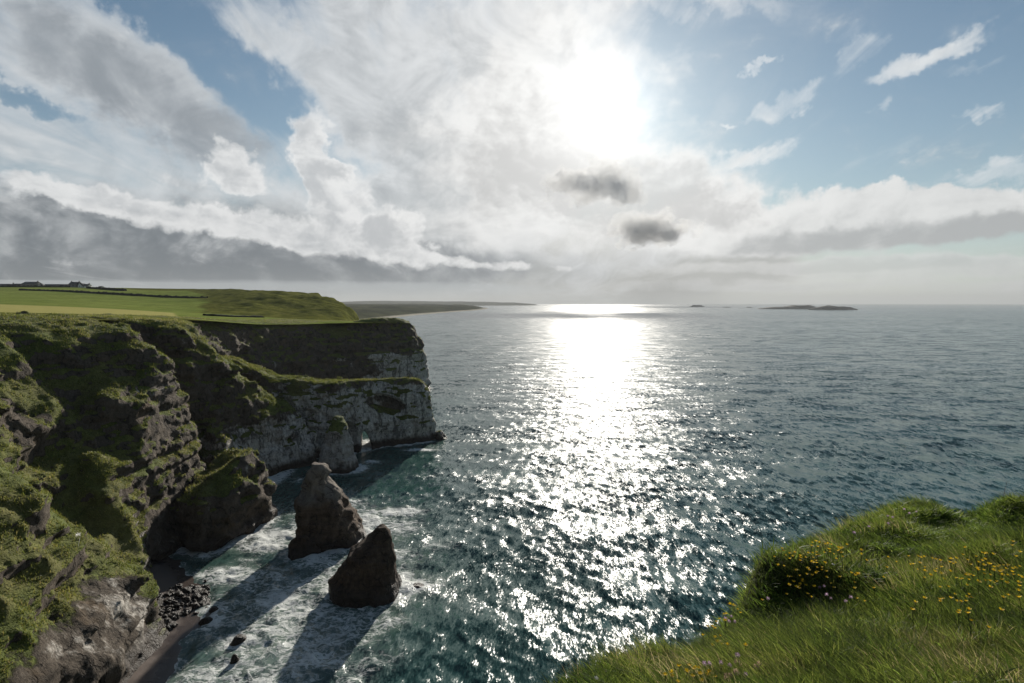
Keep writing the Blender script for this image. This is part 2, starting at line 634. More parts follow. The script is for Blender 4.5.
def make_land_mat():
    m, t = material('cliff_ground')
    p = t.pos()
    px, py, pz = t.sep(p)
    gc, n2, n3 = grass_color(t, p)
    # rock
    r1 = t.noise(p, 0.35, 6, 0.65)
    r2 = t.noise(t.mapping(p, scale=(1.7, 1.7, 0.8)), 1.0, 8, 0.72)      # blocky weathering
    r3 = t.noise(p, 5.5, 4, 0.65)
    st = t.noise(t.mapping(p, scale=(0.12, 0.12, 2.2)), 1.0, 5, 0.6)     # strata
    pw = t.vm('ADD', p, t.vm('SCALE', t.vm('SUBTRACT', t.noise(p, 0.5, 3, 0.6, 0, 'Color'), (0.5, 0.5, 0.5)), 2.2))
    e1 = t.voro(t.mapping(pw, rot=(0.1, 0.15, 0.3), scale=(0.5, 0.5, 0.22)), 1.0, 'DISTANCE_TO_EDGE')
    e2 = t.voro(t.mapping(pw, rot=(0.2, 0.1, 0.9), scale=(1.1, 1.1, 0.45)), 1.0, 'DISTANCE_TO_EDGE')
    crack = t.m('MULTIPLY', t.map(e1 + t.map(r1, 0.42, 0.62) * 0.12, 0.0, 0.10, 0.5, 1.0), t.map(e2 + t.map(r2, 0.35, 0.55) * 0.12, 0.0, 0.09, 0.72, 1.0))
    rb = t.ramp(r1 * 0.35 + r2 * 0.4 + r3 * 0.25, [(0.3, (0.030, 0.024, 0.019)), (0.5, (0.085, 0.068, 0.052)), (0.7, (0.19, 0.155, 0.12))])
    rc = t.ramp(r2 * 0.75 + st * 0.25, [(0.3, (0.12, 0.105, 0.09)), (0.46, (0.36, 0.33, 0.29)), (0.62, (0.66, 0.62, 0.555))])
    vb = t.noise(t.mapping(pw, scale=(0.6, 0.6, 0.07)), 1.0, 4, 0.6)
    rc = t.vm('SCALE', rc, t.map(vb, 0.36, 0.47, 0.35, 1.0))
    ch = t.at('chalk')
    cm = t.map(ch + (r1 - 0.5) * 1.1 + (r2 - 0.5) * 0.4, 0.35, 0.65)
    rock = t.mix(cm, rb, rc)
    rock = t.vm('SCALE', rock, crack)
    # wet dark foot
    wet = t.map(pz + (r1 - 0.5) * 3.0, 3.4, 1.2)
    rock = t.mix(wet, rock, t.mix(r2, (0.012, 0.010, 0.008), (0.07, 0.05, 0.036)))
    # ochre and lichen
    oc = t.map(t.noise(p, 0.18, 4, 0.6), 0.55, 0.7) * 0.45
    rock = t.mix(oc, rock, t.mix(r2, (0.07, 0.045, 0.022), (0.22, 0.15, 0.085)))
    g = t.at('grass')
    gm = t.map(g + (t.noise(p, 1.4, 6, 0.7) - 0.5) * 1.1, 0.38, 0.6)
    col = t.mix(gm, rock, gc)
    # soft pale cracks and dark fissures in the bump
    vor = t.voro(t.mapping(p, scale=(0.8, 0.8, 1.4)), 1.0, 'F1')
    hr = r1 * 0.9 + r2 * 0.75 + r3 * 0.16 + st * 0.35 + vor * 0.25 + crack * 0.5
    hg = n2 * 0.5 + n3 * 0.25 + t.noise(p, 12, 2, 0.6) * 0.08
    h = hr * (1.0 - gm) + hg * gm
    nb = t.bump(h, 1.0, 0.75)
    s = t.principled(col, t.map(wet, 0, 1, 0.92, 0.45, 'LINEAR'), 0.18, nb)
    t.output(s)
    return m


def make_blade_mat(name, stops, transl=0.45):
    m, t = material(name)
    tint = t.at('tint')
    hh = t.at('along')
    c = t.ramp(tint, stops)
    # colour runs darker and browner from mid blade down to its foot
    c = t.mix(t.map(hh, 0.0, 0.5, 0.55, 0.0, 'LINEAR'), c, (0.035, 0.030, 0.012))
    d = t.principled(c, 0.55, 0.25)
    tr = t.node('ShaderNodeBsdfTranslucent')
    t.put(tr.inputs[0], c)
    t.output(t.shmix(transl, d, E(t, tr.outputs[0])))
    return m


M_LAND = make_land_mat()
M_BLADE_FAR = make_blade_mat('slope_grass', [(0.0, (0.05, 0.065, 0.014)), (0.5, (0.13, 0.155, 0.028)), (0.8, (0.23, 0.22, 0.05)), (1.0, (0.34, 0.28, 0.11))], 0.55)
M_BLADE = make_blade_mat('long_grass', [(0.0, (0.04, 0.06, 0.014)), (0.4, (0.11, 0.155, 0.026)), (0.7, (0.20, 0.24, 0.042)), (0.92, (0.28, 0.28, 0.075)), (1.0, (0.42, 0.34, 0.17))], 0.6)


def blades(name, base, up, length, width, lean, tint, segs, mat):
    """many grass blades as one mesh; lean = horizontal tip offset vectors"""
    n = len(base)
    ang = RNG.rand(n) * 2 * np.pi
    side = np.stack([np.cos(ang), np.sin(ang), np.zeros(n)], -1) * (width[:, None] * 0.5)
    rows = []
    al = []
    for k in range(segs):
        t_ = k / segs
        c = base + up * (length * (t_ - 0.25 * t_ * t_))[:, None] + lean * (t_ ** 1.8)
        w = side * (1 - 0.75 * t_)
        rows += [c - w, c + w]
        al += [t_, t_]
    rows.append(base + up * (length * 0.75)[:, None] + lean)
    al.append(1.0)
    V = np.stack(rows, 1)
    nv = V.shape[1]
    b = (np.arange(n) * nv)[:, None]
    fl = []
    sizes = []
    one = []
    for k in range(segs - 1):
        one += [2 * k, 2 * k + 1, 2 * k + 3, 2 * k + 2]
        sizes.append(4)
    one += [2 * segs - 2, 2 * segs - 1, 2 * segs]
    sizes.append(3)
    flat = (b + np.array(one)[None]).ravel()
    me = mesh_from(name, V.reshape(-1, 3), flat, np.tile(sizes, n))
    attr(me, 'tint', np.repeat(tint, nv))
    attr(me, 'along', np.tile(al, n))
    return add_obj(name, me, [mat])


def sample_faces(V, Q, weight, n):
    a = V[Q[:, 2]] - V[Q[:, 0]]; b = V[Q[:, 3]] - V[Q[:, 1]]
    area = 0.5 * np.linalg.norm(np.cross(a, b), axis=1) * weight
    idx = RNG.choice(len(Q), n, p=area / area.sum())
    u = RNG.rand(n, 1); v = RNG.rand(n, 1)
    q = V[Q[idx]]
    return (q[:, 0] * (1 - u) + q[:, 1] * u) * (1 - v) + (q[:, 3] * (1 - u) + q[:, 2] * u) * v, idx


def carve_C(x, y, z):
    # the arch: a leaning tunnel through the promontory
    ax, ay, _ = at_z(366, 448)
    dxv, dyv = -0.215, 0.977                     # tunnel runs straight through the thin wall
    ox = x - ax; oy = y - ay
    lat = ox * 0.977 + oy * 0.215
    along = ox * dxv + oy * dyv
    prof = np.interp(z, [-3, 0, 2, 4, 5.3, 6.2], [1.7, 1.6, 1.45, 1.0, 0.5, 0.1])
    tun = 1.0 - np.sqrt(((lat + 0.12 * (z - 2)) / prof) ** 2 + 0.0)
    f1 = np.where((z < 6.4) & (np.abs(along - 4) < 16), tun, -3)
    # shallow dark hollow high in the wall
    cx, cy, cz = at_y(388, 404, 178)
    e = 1 - np.sqrt(((x - cx) / 6.5) ** 2 + ((y - cy) / 2.6) ** 2 + ((z - cz + 0.25 * (x - cx)) / 3.0) ** 2)
    cx2, cy2, cz2 = at_y(345, 425, 168)
    e2 = 1 - np.sqrt(((x - cx2) / 4.5) ** 2 + ((y - cy2) / 3.0) ** 2 + ((z - 4) / 6.0) ** 2)
    return np.maximum(np.maximum(f1, e * 2.5), e2 * 2.5)


def carve_B(x, y, z):
    e = -3.0
    for (px, py, Y, rx, ry, rz) in ((200, 486, 122, 6, 4.5, 4.0), (272, 470, 160, 3.5, 4, 3), (168, 572, 98.5, 4.5, 4.0, 3.2), (232, 547, 101, 3.0, 2.2, 2.0)):
        cx, cy, cz = at_y(px, py, Y)
        e = np.maximum(e, 2.5 * (1 - np.sqrt(((x - cx) / rx) ** 2 + ((y - cy) / ry) ** 2 + ((z - cz) / rz) ** 2)))
    return e


def chalk_A(V):
    return 0.30 * (1 - sstep(8, 14, V[:, 2])) + 0.55 * fbm(V[:, 0] / 7, V[:, 1] / 7, V[:, 2] / 7, 2) * 0.75 + 0.4 * np.exp(-(((V[:, 0] + 44) / 2.2) ** 2 + ((V[:, 1] - 74) / 4) ** 2 + ((V[:, 2] - 3) / 4) ** 2))


def outcrop_A(V):
    g = np.ones(len(V))
    for px, py, Y, r in ((8, 425, 84, 5.0), (115, 430, 105, 5.0)):
        c = at_y(px, py, Y)
        d = np.sqrt(((V - np.array(c, np.float32)) ** 2).sum(1)) + 3.5 * fbm(V[:, 0] / 3, V[:, 1] / 3, V[:, 2] / 3, 3)
        g = np.minimum(g, sstep(r * 0.6, r * 1.15, d))
    n = 2.5 * fbm(V[:, 0] / 4, V[:, 1] / 4, V[:, 2] / 4, 3)
    return g * (1 - (1 - sstep(8.5, 12.5, V[:, 2] + n)) * sstep(77, 70, V[:, 1] + n))


def crest_B(V):
    dd, z = line_zd(V[:, 0].astype(float), V[:, 1].astype(float), SPUR)
    return -0.12 + 0.5 * sstep(6.5, 2.0, dd + 2.0 * fbm(V[:, 0] / 3, V[:, 1] / 3, V[:, 2] / 3, 2))


def bench_A(V):
    return -0.07 + 0.42 * sstep(97, 88, V[:, 1]) * sstep(35, 30, V[:, 2]) + 0.12 * fbm(V[:, 0] / 1.4, V[:, 1] / 1.4, V[:, 2] / 1.4, 2)


def chalk_B(V):
    return 0.62 * (1 - sstep(8, 19, V[:, 2] + 3 * fbm(V[:, 0] / 6, V[:, 1] / 6, 0, 2))) * sstep(103, 150, V[:, 1]) + 0.2


def chalk_C(V):
    cx, cy, cz = at_y(388, 404, 178)
    hol = np.exp(-(((V[:, 0] - cx) / 6) ** 2 + ((V[:, 2] - cz + 0.25 * (V[:, 0] - cx)) / 2.6) ** 2) ** 2)
    return 0.85 - 0.75 * hol - 0.5 * sstep(17, 20, V[:, 2]) + 0.55 * fbm(V[:, 0] / 6, V[:, 1] / 6, V[:, 2] / 5, 3)


def chalk_D(V):
    return (0.55 * fbm(V[:, 0] / 8, V[:, 1] / 8, V[:, 2] / 6, 3) + 0.8 * (1 - sstep(17, 22, V[:, 2] + 3 * fbm(V[:, 0] / 9, V[:, 1] / 9, 0, 2))) * sstep(-82, -56, V[:, 0]) + 0.05)


land = {}
for nm, Hf, lo, hi, h, kw in (
        ('grassy_cliff', H_A, (-118, 44, -3), (-38, 142, 46), 0.36, dict(warp=(1.8, 5.5), fine=0.45, chalk=chalk_A, strata=0.7, gbias=bench_A, zg=(4.0, 7.5), gmask=outcrop_A)),
        ('middle_cliff', H_B, (-118, 96, -3), (-47, 182, 44), 0.42, dict(warp=(2.4, 4.6), fine=0.5, chalk=chalk_B, carve=carve_B, strata=0.6, gbias=crest_B)),
        ('arch_headland', H_C, (-88, 158, -3), (-20, 196, 30), 0.40, dict(warp=(2.2, 4.5), fine=0.5, chalk=chalk_C, carve=carve_C, strata=0.45)),
        ('far_headland', H_D, (-132, 176, -3), (-38, 330, 44), 0.62, dict(warp=(2.8, 6.0), fine=0.5, gbias=-0.08, chalk=chalk_D, strata=0.7))):
    me, V, Q, N, g = build_landform(nm, Hf, lo, hi, h, **kw)
    o = add_obj(nm, me, [M_LAND])
    tag(o, kind='structure')
    land[nm] = (V, Q, N, g)
    print(nm, len(V))

# grass tufts that grow on the slopes (one uncountable mass per cliff)
for nm, n in (('grassy_cliff', 130000), ('middle_cliff', 45000), ('arch_headland', 25000), ('far_headland', 30000)):
    V, Q, N, g = land[nm]
    gw = sstep(0.45, 0.8, g[Q].mean(1))
    tuft = sstep(0.35, 0.6, 0.5 + 0.5 * fbm(V[Q[:, 0], 0] / 2.2, V[Q[:, 0], 1] / 2.2, V[Q[:, 0], 2] / 2.2, 2))
    base, idx = sample_faces(V, Q, gw * (0.12 + tuft), n)
    up = N[Q[idx, 0]] * 0.5 + np.array([0, 0, 0.8])
    up /= np.linalg.norm(up, axis=1, keepdims=True)
    L = (0.22 + 0.4 * RNG.rand(n) ** 2) * (1.0 if nm == 'grassy_cliff' else 1.25)
    lean = RNG.randn(n, 3) * 0.12 + np.array([-0.08, -0.05, -0.03])
    lt = 0.5 + 0.5 * fbm(base[:, 0] / 9, base[:, 1] / 9, 0, 2)
    tint = np.clip(0.25 + 0.55 * lt + 0.22 * RNG.randn(n), 0, 1)
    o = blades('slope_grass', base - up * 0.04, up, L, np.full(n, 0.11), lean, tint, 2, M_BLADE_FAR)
    tag(o, {'grassy_cliff': 'rough green grass tufts covering the near left cliff', 'middle_cliff': 'green grass on the crest of the spur cliff in the middle',
            'arch_headland': 'turf along the flat top of the chalk arch headland', 'far_headland': 'grass on the rim of the dark far headland'}[nm], 'grass', kind='stuff')


# ------------------------------------------------------------------ sea stacks and rocks
def make_rock_mat(name, dark, mid, light, grass=True):
    m, t = material(name)
    p = t.pos()
    px, py, pz = t.sep(p)
    nz = t.sep(t.nrm())[2]
    r1 = t.noise(p, 0.45, 6, 0.65)
    r2 = t.noise(t.mapping(p, scale=(1.6, 1.6, 0.5)), 1.0, 6, 0.7)
    st = t.noise(t.mapping(p, scale=(0.15, 0.15, 2.0)), 1.0, 5, 0.6)
    pw = t.vm('ADD', p, t.vm('SCALE', t.vm('SUBTRACT', t.noise(p, 0.6, 3, 0.6, 0, 'Color'), (0.5, 0.5, 0.5)), 1.8))
    e1 = t.voro(t.mapping(pw, rot=(0.1, 0.25, 0.3), scale=(0.6, 0.6, 1.0)), 1.0, 'DISTANCE_TO_EDGE')
    e2 = t.voro(t.mapping(pw, rot=(0.3, 0.1, 0.9), scale=(1.8, 1.8, 1.3)), 1.0, 'DISTANCE_TO_EDGE')
    crack = t.m('MULTIPLY', t.map(e1 + t.map(r1, 0.42, 0.62) * 0.12, 0.0, 0.10, 0.45, 1.0), t.map(e2 + t.map(r2, 0.35, 0.55) * 0.12, 0.0, 0.09, 0.7, 1.0))
    r3 = t.noise(p, 6.0, 4, 0.65)
    c = t.ramp(r1 * 0.25 + r2 * 0.35 + st * 0.2 + r3 * 0.2, [(0.32, dark), (0.5, mid), (0.68, light)])
    c = t.mix(t.at('pale') * 0.6, c, t.mix(r2, (0.13, 0.11, 0.09), (0.38, 0.34, 0.29)))
    wet = t.map(pz + (r1 - 0.5) * 3.0, 3.0, 0.8)
    c = t.mix(wet, c, t.mix(r2, (0.010, 0.008, 0.007), (0.055, 0.04, 0.03)))
    c = t.vm('SCALE', c, crack)
    gm = 0.0
    h = r1 * 0.9 + r2 * 0.7 + st * 0.35 + r3 * 0.16 + crack * 0.55
    if grass:
        gc, n2, n3 = grass_color(t, p)
        gm = t.map(t.at('grass') + (t.noise(p, 1.6, 5, 0.7) - 0.5) * 0.9, 0.42, 0.6)
        c = t.mix(gm, c, gc)
    nb = t.bump(h, 1.0, 0.6)
    t.output(t.principled(c, t.map(wet, 0, 1, 0.9, 0.4, 'LINEAR'), 0.2, nb))
    return m


M_CHALK = make_rock_mat('chalk_stack', (0.13, 0.115, 0.10), (0.33, 0.30, 0.265), (0.60, 0.56, 0.50))
M_BROWN = make_rock_mat('brown_stack', (0.032, 0.022, 0.015), (0.092, 0.062, 0.042), (0.20, 0.145, 0.10))
M_DARK = make_rock_mat('dark_stack', (0.022, 0.014, 0.010), (0.066, 0.043, 0.029), (0.16, 0.112, 0.078))
M_BOULDER = make_rock_mat('basalt_boulder', (0.005, 0.005, 0.006), (0.012, 0.012, 0.012), (0.03, 0.03, 0.03), grass=False)


def rock_stack(name, prof, cyz, mat, h=0.32, amp=0.9, L=3.0, grass_top=None, power=2.4, seed=0):
    """prof rows: z, x left, x right, half depth"""
    P = np.array(prof, float)
    zt = P[-1, 0]
    lo = (P[:, 1].min() - 2.5, cyz - P[:, 3].max() - 2.5, -2.2)
    hi = (P[:, 2].max() + 2.5, cyz + P[:, 3].max() + 2.5, zt + 1.5)
    ax = [np.arange(a, b + h, h) for a, b in zip(lo, hi)]
    x, y, z = np.meshgrid(*ax, indexing='ij')
    x = x.astype(np.float32); y = y.astype(np.float32); z = z.astype(np.float32)
    so = seed * 13.7
    wx = amp * fbm(x / L + so, y / L, z / L, 4, 0.55)
    wy = amp * fbm(x / L + so + 50, y / L, z / L, 4, 0.55)
    wz = 0.5 * amp * fbm(x / L + so + 90, y / L, z / L, 3)
    st = 0.26 * amp * noise3(x / 14 + so, y / 14, z * 0.8 + x * 0.12) + 0.13 * amp * noise3(x / 9 + so, y / 9, z * 2.2 + x * 0.3) - 0.26 * amp * ridged(x / 2.2 + so, y / 2.2, z / 3.6, 4)
    zz = z + wz
    xl = np.interp(zz, P[:, 0], P[:, 1]); xr = np.interp(zz, P[:, 0], P[:, 2]); hd = np.interp(zz, P[:, 0], P[:, 3])
    cx = (xl + xr) / 2; hw = (xr - xl) / 2
    rr = (np.abs((x + wx - cx) / hw) ** power + np.abs((y + wy - cyz) / hd) ** power) ** (1 / power)
    f = (rr - 1) * np.minimum(hw, hd) + st
    f = np.maximum(f, zz - zt)
    f = np.clip(f, -3, 3).astype(np.float32)
    f[:, :, 0] = 3
    V, Q = surface_nets(f, lo, h)
    N = vnormals(V, Q)
    me = quads(name, V, Q)
    g = np.zeros(len(V))
    if grass_top is not None:
        g = sstep(grass_top - 1.5, grass_top + 1.5, V[:, 2] + 1.5 * fbm(V[:, 0] / 3, V[:, 1] / 3, 0, 2)) * sstep(0.1, 0.5, N[:, 2] + 0.1)
    attr(me, 'grass', g)
    attr(me, 'pale', sstep(7.5, 9.5, V[:, 2] + 1.2 * fbm(V[:, 0] / 2, V[:, 1] / 2, 0, 2)) if mat is M_BROWN else np.zeros(len(V)))
    o = add_obj(name, me, [mat])
    # origin at the foot
    c = Vector((float((P[0, 1] + P[0, 2]) / 2), cyz, 0.0))
    for a in range(3):
        V[:, a] -= c[a]
    me.vertices.foreach_set('co', V.astype(np.float32).ravel())
    o.location = c
    return o


def px_prof(Y, rows):
    """rows (py, left px, right px, half depth) seen at distance Y -> rows of z, x, x, depth (bottom first)"""
    out = []
    for py, a, b, hd in rows:
        z = at_y(512, py, Y)[2]
        out.append((z, at_y(a, py, Y)[0], at_y(b, py, Y)[0], hd))
    out.sort()
    b = out[0]
    out.insert(0, (-2.5, b[1] - 0.8, b[2] + 0.8, b[3] + 0.8))
    return out


STACKS = []
o = rock_stack('sea_stack', px_prof(86.5, [(602, 327, 401, 5.6), (588, 333, 398, 5.0), (575, 338, 396, 4.3), (560, 346, 394, 3.6), (548, 355, 392, 3.0), (540, 364, 391, 2.2), (533, 371, 389, 1.5), (527, 376, 385, 0.8)]),
               86.5, M_DARK, 0.22, 1.4, 3.4, None, 2.3, 1)
tag(o, 'dark fin shaped rock nearest the camera, highest at its steep right side', 'sea stack'); STACKS.append((-22.5, 87.5, 6.2, 4.8))
o = rock_stack('sea_stack', px_prof(106, [(546, 303, 368, 5.6), (536, 301, 364, 5.4), (525, 299, 359, 5.0), (512, 298, 352, 4.4), (500, 299, 345, 3.6), (492, 301, 340, 3.1), (486, 304, 334, 2.5), (478, 307, 329, 2.0), (470, 310, 326, 1.5), (463, 313, 322, 0.9)]),
               106, M_BROWN, 0.22, 1.3, 3.4, 15.5, 2.4, 2)
tag(o, 'broad brown sea stack with a pale pointed pinnacle on its left shoulder', 'sea stack'); STACKS.append((-33, 106, 6.5, 5.5))
o = rock_stack('sea_stack', px_prof(152, [(476, 320, 361, 4.2), (466, 321, 357, 4.0), (455, 321, 353, 3.6), (444, 322, 351, 3.2), (434, 327, 348, 2.6), (426, 331, 345, 2.0), (416, 335, 341, 1.2)]),
               152, M_CHALK, 0.30, 1.3, 3.8, 10.0, 2.4, 3)
tag(o, 'pale chalk stack with a green top standing in front of the arch wall', 'sea stack'); STACKS.append((-46, 152, 5, 4.2))
o = rock_stack('sea_rock', px_prof(99.5, [(559, 290, 317, 2.0), (550, 290, 316, 1.8), (542, 291, 315, 1.5), (536, 296, 308, 0.9)]), 99.5, M_DARK, 0.25, 1.4, 2.0, None, 2.8, 4)
tag(o, 'low square rock at the left foot of the broad brown stack', 'rock'); STACKS.append((-36.3, 99.5, 2.4, 2))
o = rock_stack('sea_rock', px_prof(103, [(551, 243, 268, 1.2), (547, 246, 265, 0.8)]), 103, M_DARK, 0.22, 0.4, 1.6, None, 2.2, 5)
tag(o, 'flat brown reef rock awash in foam beside the mossy cliff block', 'rock'); STACKS.append((-46, 103, 2.2, 1.2))
for i, (px, py, w, hgt, lab) in enumerate(((239, 642, 1.0, 0.9, 'lone dark rock in foam to the right of the sand, largest there'), (235, 662, 0.55, 1.1, 'small upright dark rock in the surf nearest the bottom edge'),
                                            (207, 622, 1.0, 0.7, 'dark rock at the water edge just right of the sand tip'), (214, 610, 0.7, 0.5, 'dark rock in the shaded foam above the sand tip rock'),
                                            (417, 586, 1.3, 0.35, 'low wet rock awash beside the right foot of the fin shaped stack'))):
    x, y, _ = at_z(px, py, 0)
    o = rock_stack('sea_rock', [(-1.2, x - w * 1.2, x + w * 1.2, w), (0, x - w, x + w, w * 0.8), (hgt * 0.6, x - w * 0.7, x + w * 0.75, w * 0.6), (hgt, x - w * 0.3, x + w * 0.35, w * 0.3)], y, M_BOULDER, 0.14, 0.3, 1.0, None, 2.2, 10 + i)
    tag(o, lab, 'rock'); STACKS.append((x, y, w, w * .8))

# ------------------------------------------------------------------ beach
WATERLINE = [at_z(*q)[:2] for q in ((118, 720), (140, 697), (154, 683), (166, 663), (164, 650), (170, 640), (190, 624), (186, 613), (193, 603), (192, 594), (182, 586))]
SAND = WATERLINE + [(-58, 95), (-66, 100), (-70, 100), (-60, 70), (-50, 50), (-42, 50)]
xs = np.arange(-66, -38, 0.4); ys = np.arange(52, 106, 0.4)
X, Y = np.meshgrid(xs, ys, indexing='ij')
sd = poly_sd(X, Y, SAND)


def sand_z(X, Y):
    d = poly_sd(X, Y, SAND)
    return np.clip(0.12 + d * 0.075, -1.6, 1.5) + 0.05 * fbm(X / 2, Y / 2, 0, 3)


Z = sand_z(X, Y)
V = np.stack([X, Y, Z], -1).reshape(-1, 3)
q = grid_quads(len(xs), len(ys))
V, q, _ = keep_faces(V, q, V[q][:, :, 2].mean(1) > -0.6)
m, t = material('wet_sand')
p = t.pos()
n1 = t.noise(p, 0.6, 5, 0.6); n2 = t.noise(p, 9, 3, 0.6)
wetm = t.map(t.sep(p)[2] + (n1 - 0.5) * 0.35, 0.35, 0.1)
c = t.mix(n1, (0.10, 0.074, 0.060), (0.165, 0.13, 0.108))
c = t.mix(wetm, c, (0.065, 0.05, 0.042))
t.output(t.principled(c, t.map(wetm, 0, 1, 0.8, 0.25, 'LINEAR'), 0.3, t.bump(n2 * 0.3 + n1, 0.4, 0.15)))
tag(add_obj('beach', quads('beach', V, q), [m]), kind='structure')

# boulders: four shapes copied over the head of the beach
protos = []
for k in range(4):
    o = rock_stack('boulder', [(-0.5, -0.55, 0.55, 0.5), (-0.1, -0.65, 0.6, 0.55), (0.25, -0.5, 0.5, 0.45), (0.5, -0.22, 0.25, 0.2)], 0.0, M_BOULDER, 0.11, 0.7, 0.8, None, 2.3, 30 + k)
    protos.append(o)
spots = []
bx = [((146, 622), (196, 590)), ((168, 612), (204, 588))]
while len(spots) < 120:
    if len(spots) < 90:
        u = random.random(); px = 146 + 54 * u + random.gauss(0, 6); py = 621 - 31 * u + random.gauss(0, 7)
    else:
        px = random.uniform(168, 208); py = random.uniform(586, 606)
    x, y, _ = at_z(px, py, 0.4)
    if any((x - a) ** 2 + (y - b) ** 2 < 0.33 for a, b, _ in spots): continue
    spots.append((x, y, random.choice((0.25, 0.35, 0.45, 0.6, 0.8, 1.05))))
for i, (x, y, s_) in enumerate(spots):
    src = protos[i % 4]
    o = src if i < 4 else src.copy()
    if i >= 4: COL.objects.link(o)
    z = float(sand_z(np.array([x]), np.array([y]))[0])
    o.location = (x, y, max(z, 0.0) + 0.02)
    o.scale = (s_ * random.uniform(0.8, 1.2), s_ * random.uniform(0.8, 1.2), s_ * random.uniform(0.7, 1.1))
    o.rotation_euler = (random.uniform(-.3, .3), random.uniform(-.3, .3), random.uniform(0, 6.28))
    tag(o, 'black boulder in the rock heap at the back of the sand strip', 'boulder', 'black boulders heaped on the beach')

# ------------------------------------------------------------------ fields behind the cliffs
FIELD = [(-2600, 114), (-120, 119), (-96, 128), (-93, 143), (-97, 164), (-113, 184), (-110, 216), (-104, 254), (-84, 272), (-64, 284), (-54, 294), (-60, 310),
         (-78, 345), (-94, 410), (-112, 480), (-165, 600), (-300, 900), (-600, 1500), (-2600, 1500)]
fa = np.r_[np.linspace(-1.75, -1.0, 40)[:-1], np.linspace(-1.0, -0.14, 330)]
fy = np.exp(np.linspace(math.log(112), math.log(1500), 300))
A_, Y = np.meshgrid(fa, fy, indexing='ij')
X = A_ * Y
sd = poly_sd(X, Y, FIELD)
P = plateau(X, Y)
far = sstep(330, 360, Y)
hill = sstep(330, 430, Y) * sstep(-0.62, -0.4, X / Y)
Z = P + far * 0.35 * fbm(X / 25, Y / 25, 0, 3) + hill * (3.6 * fbm(X / 26, Y / 30, 4, 4) + 1.6 * ridged(X / 30, Y / 26, 2, 3) - 0.2)
Z = Z - 0.35 * (1 - sstep(0, 9, sd)) * (1 - far)
Z = Z * (1 - far) + far * (Z * sstep(-2, 26, sd + 5 * fbm(X / 20, Y / 20, 9, 3)) - 2 * (1 - sstep(-2, 26, sd)))
V = np.stack([X, Y, Z], -1).reshape(-1, 3)
q = grid_quads(len(fa), len(fy))
V, q, used = keep_faces(V, q, sd.ravel()[q].mean(1) > -4 * (Y.ravel()[q].mean(1) > 270) + 0.2)
me = quads('fields', V, q)
x, y = V[:, 0], V[:, 1]
ppx = 512 + 569 * x / y
ppy_ = V[:, 2]
# land use: a ripe yellow strip, mown green fields, rough dune grass on the seaward hill and along the rim
nz = fbm(x / 40, y / 40, 1, 3)
yel_far = 262 + (x + 200) * -0.02
edge_far = np.interp(x, [-420, -240, -190, -110], [262, 282, 300, 330])
edge_near = np.interp(x, [-420, -180, -128, -110], [150, 152, 176, 215])
yel = sstep(-2, 2, y - edge_near + 3 * nz) * sstep(-3, 3, edge_far - y) * sstep(1.5, -1.5, x + 0.62 * y - 8)
rough = np.maximum(sstep(10, -6, y - edge_near + 5 * nz), sstep(-0.60, -0.50, x / y + 0.03 * nz) * sstep(318, 345, y + 12 * nz))
rough = np.maximum(rough, sstep(640, 690, y + 20 * nz) * sstep(-0.75, -0.6, x / y))
attr(me, 'yellow', yel); attr(me, 'rough', np.clip(rough, 0, 1))
m, t = material('field_grass')
p = t.pos()
n1 = t.noise(p, 0.012, 3, 0.5); n2 = t.noise(p, 0.12, 5, 0.65); n3 = t.noise(p, 0.9, 4, 0.6)
mown = t.mix(t.map(n1, 0.35, 0.65), (0.165, 0.21, 0.05), (0.23, 0.265, 0.068))
mown = t.mix(t.map(n2 * 0.6 + n3 * 0.4, 0.38, 0.62) * 0.6, mown, (0.085, 0.105, 0.028))
c = t.mix(t.at('yellow'), mown, t.mix(n2, (0.30, 0.28, 0.09), (0.40, 0.36, 0.14)))
rg = t.ramp(n2 * 0.7 + n3 * 0.3, [(0.32, (0.03, 0.036, 0.011)), (0.5, (0.095, 0.10, 0.024)), (0.68, (0.20, 0.19, 0.055))])
c = t.mix(t.map(t.at('rough') + (n2 - 0.5) * 0.4, 0.35, 0.65), c, rg)
t.output(t.principled(c, 1.0, 0.0, t.bump(n2 + n3 * 0.3, 0.6, 1.2)))
tag(add_obj('fields', me, [m]), kind='structure')

# hedges and walls between the fields
M_HEDGE = simple_mat('hedge_leaf', (0.022, 0.026, 0.012), 0.95, 0.1, 0.5, 0.8, 0.15)


def ground_z(x, y):
    return float(plateau(np.array([x]), np.array([y]))[0])


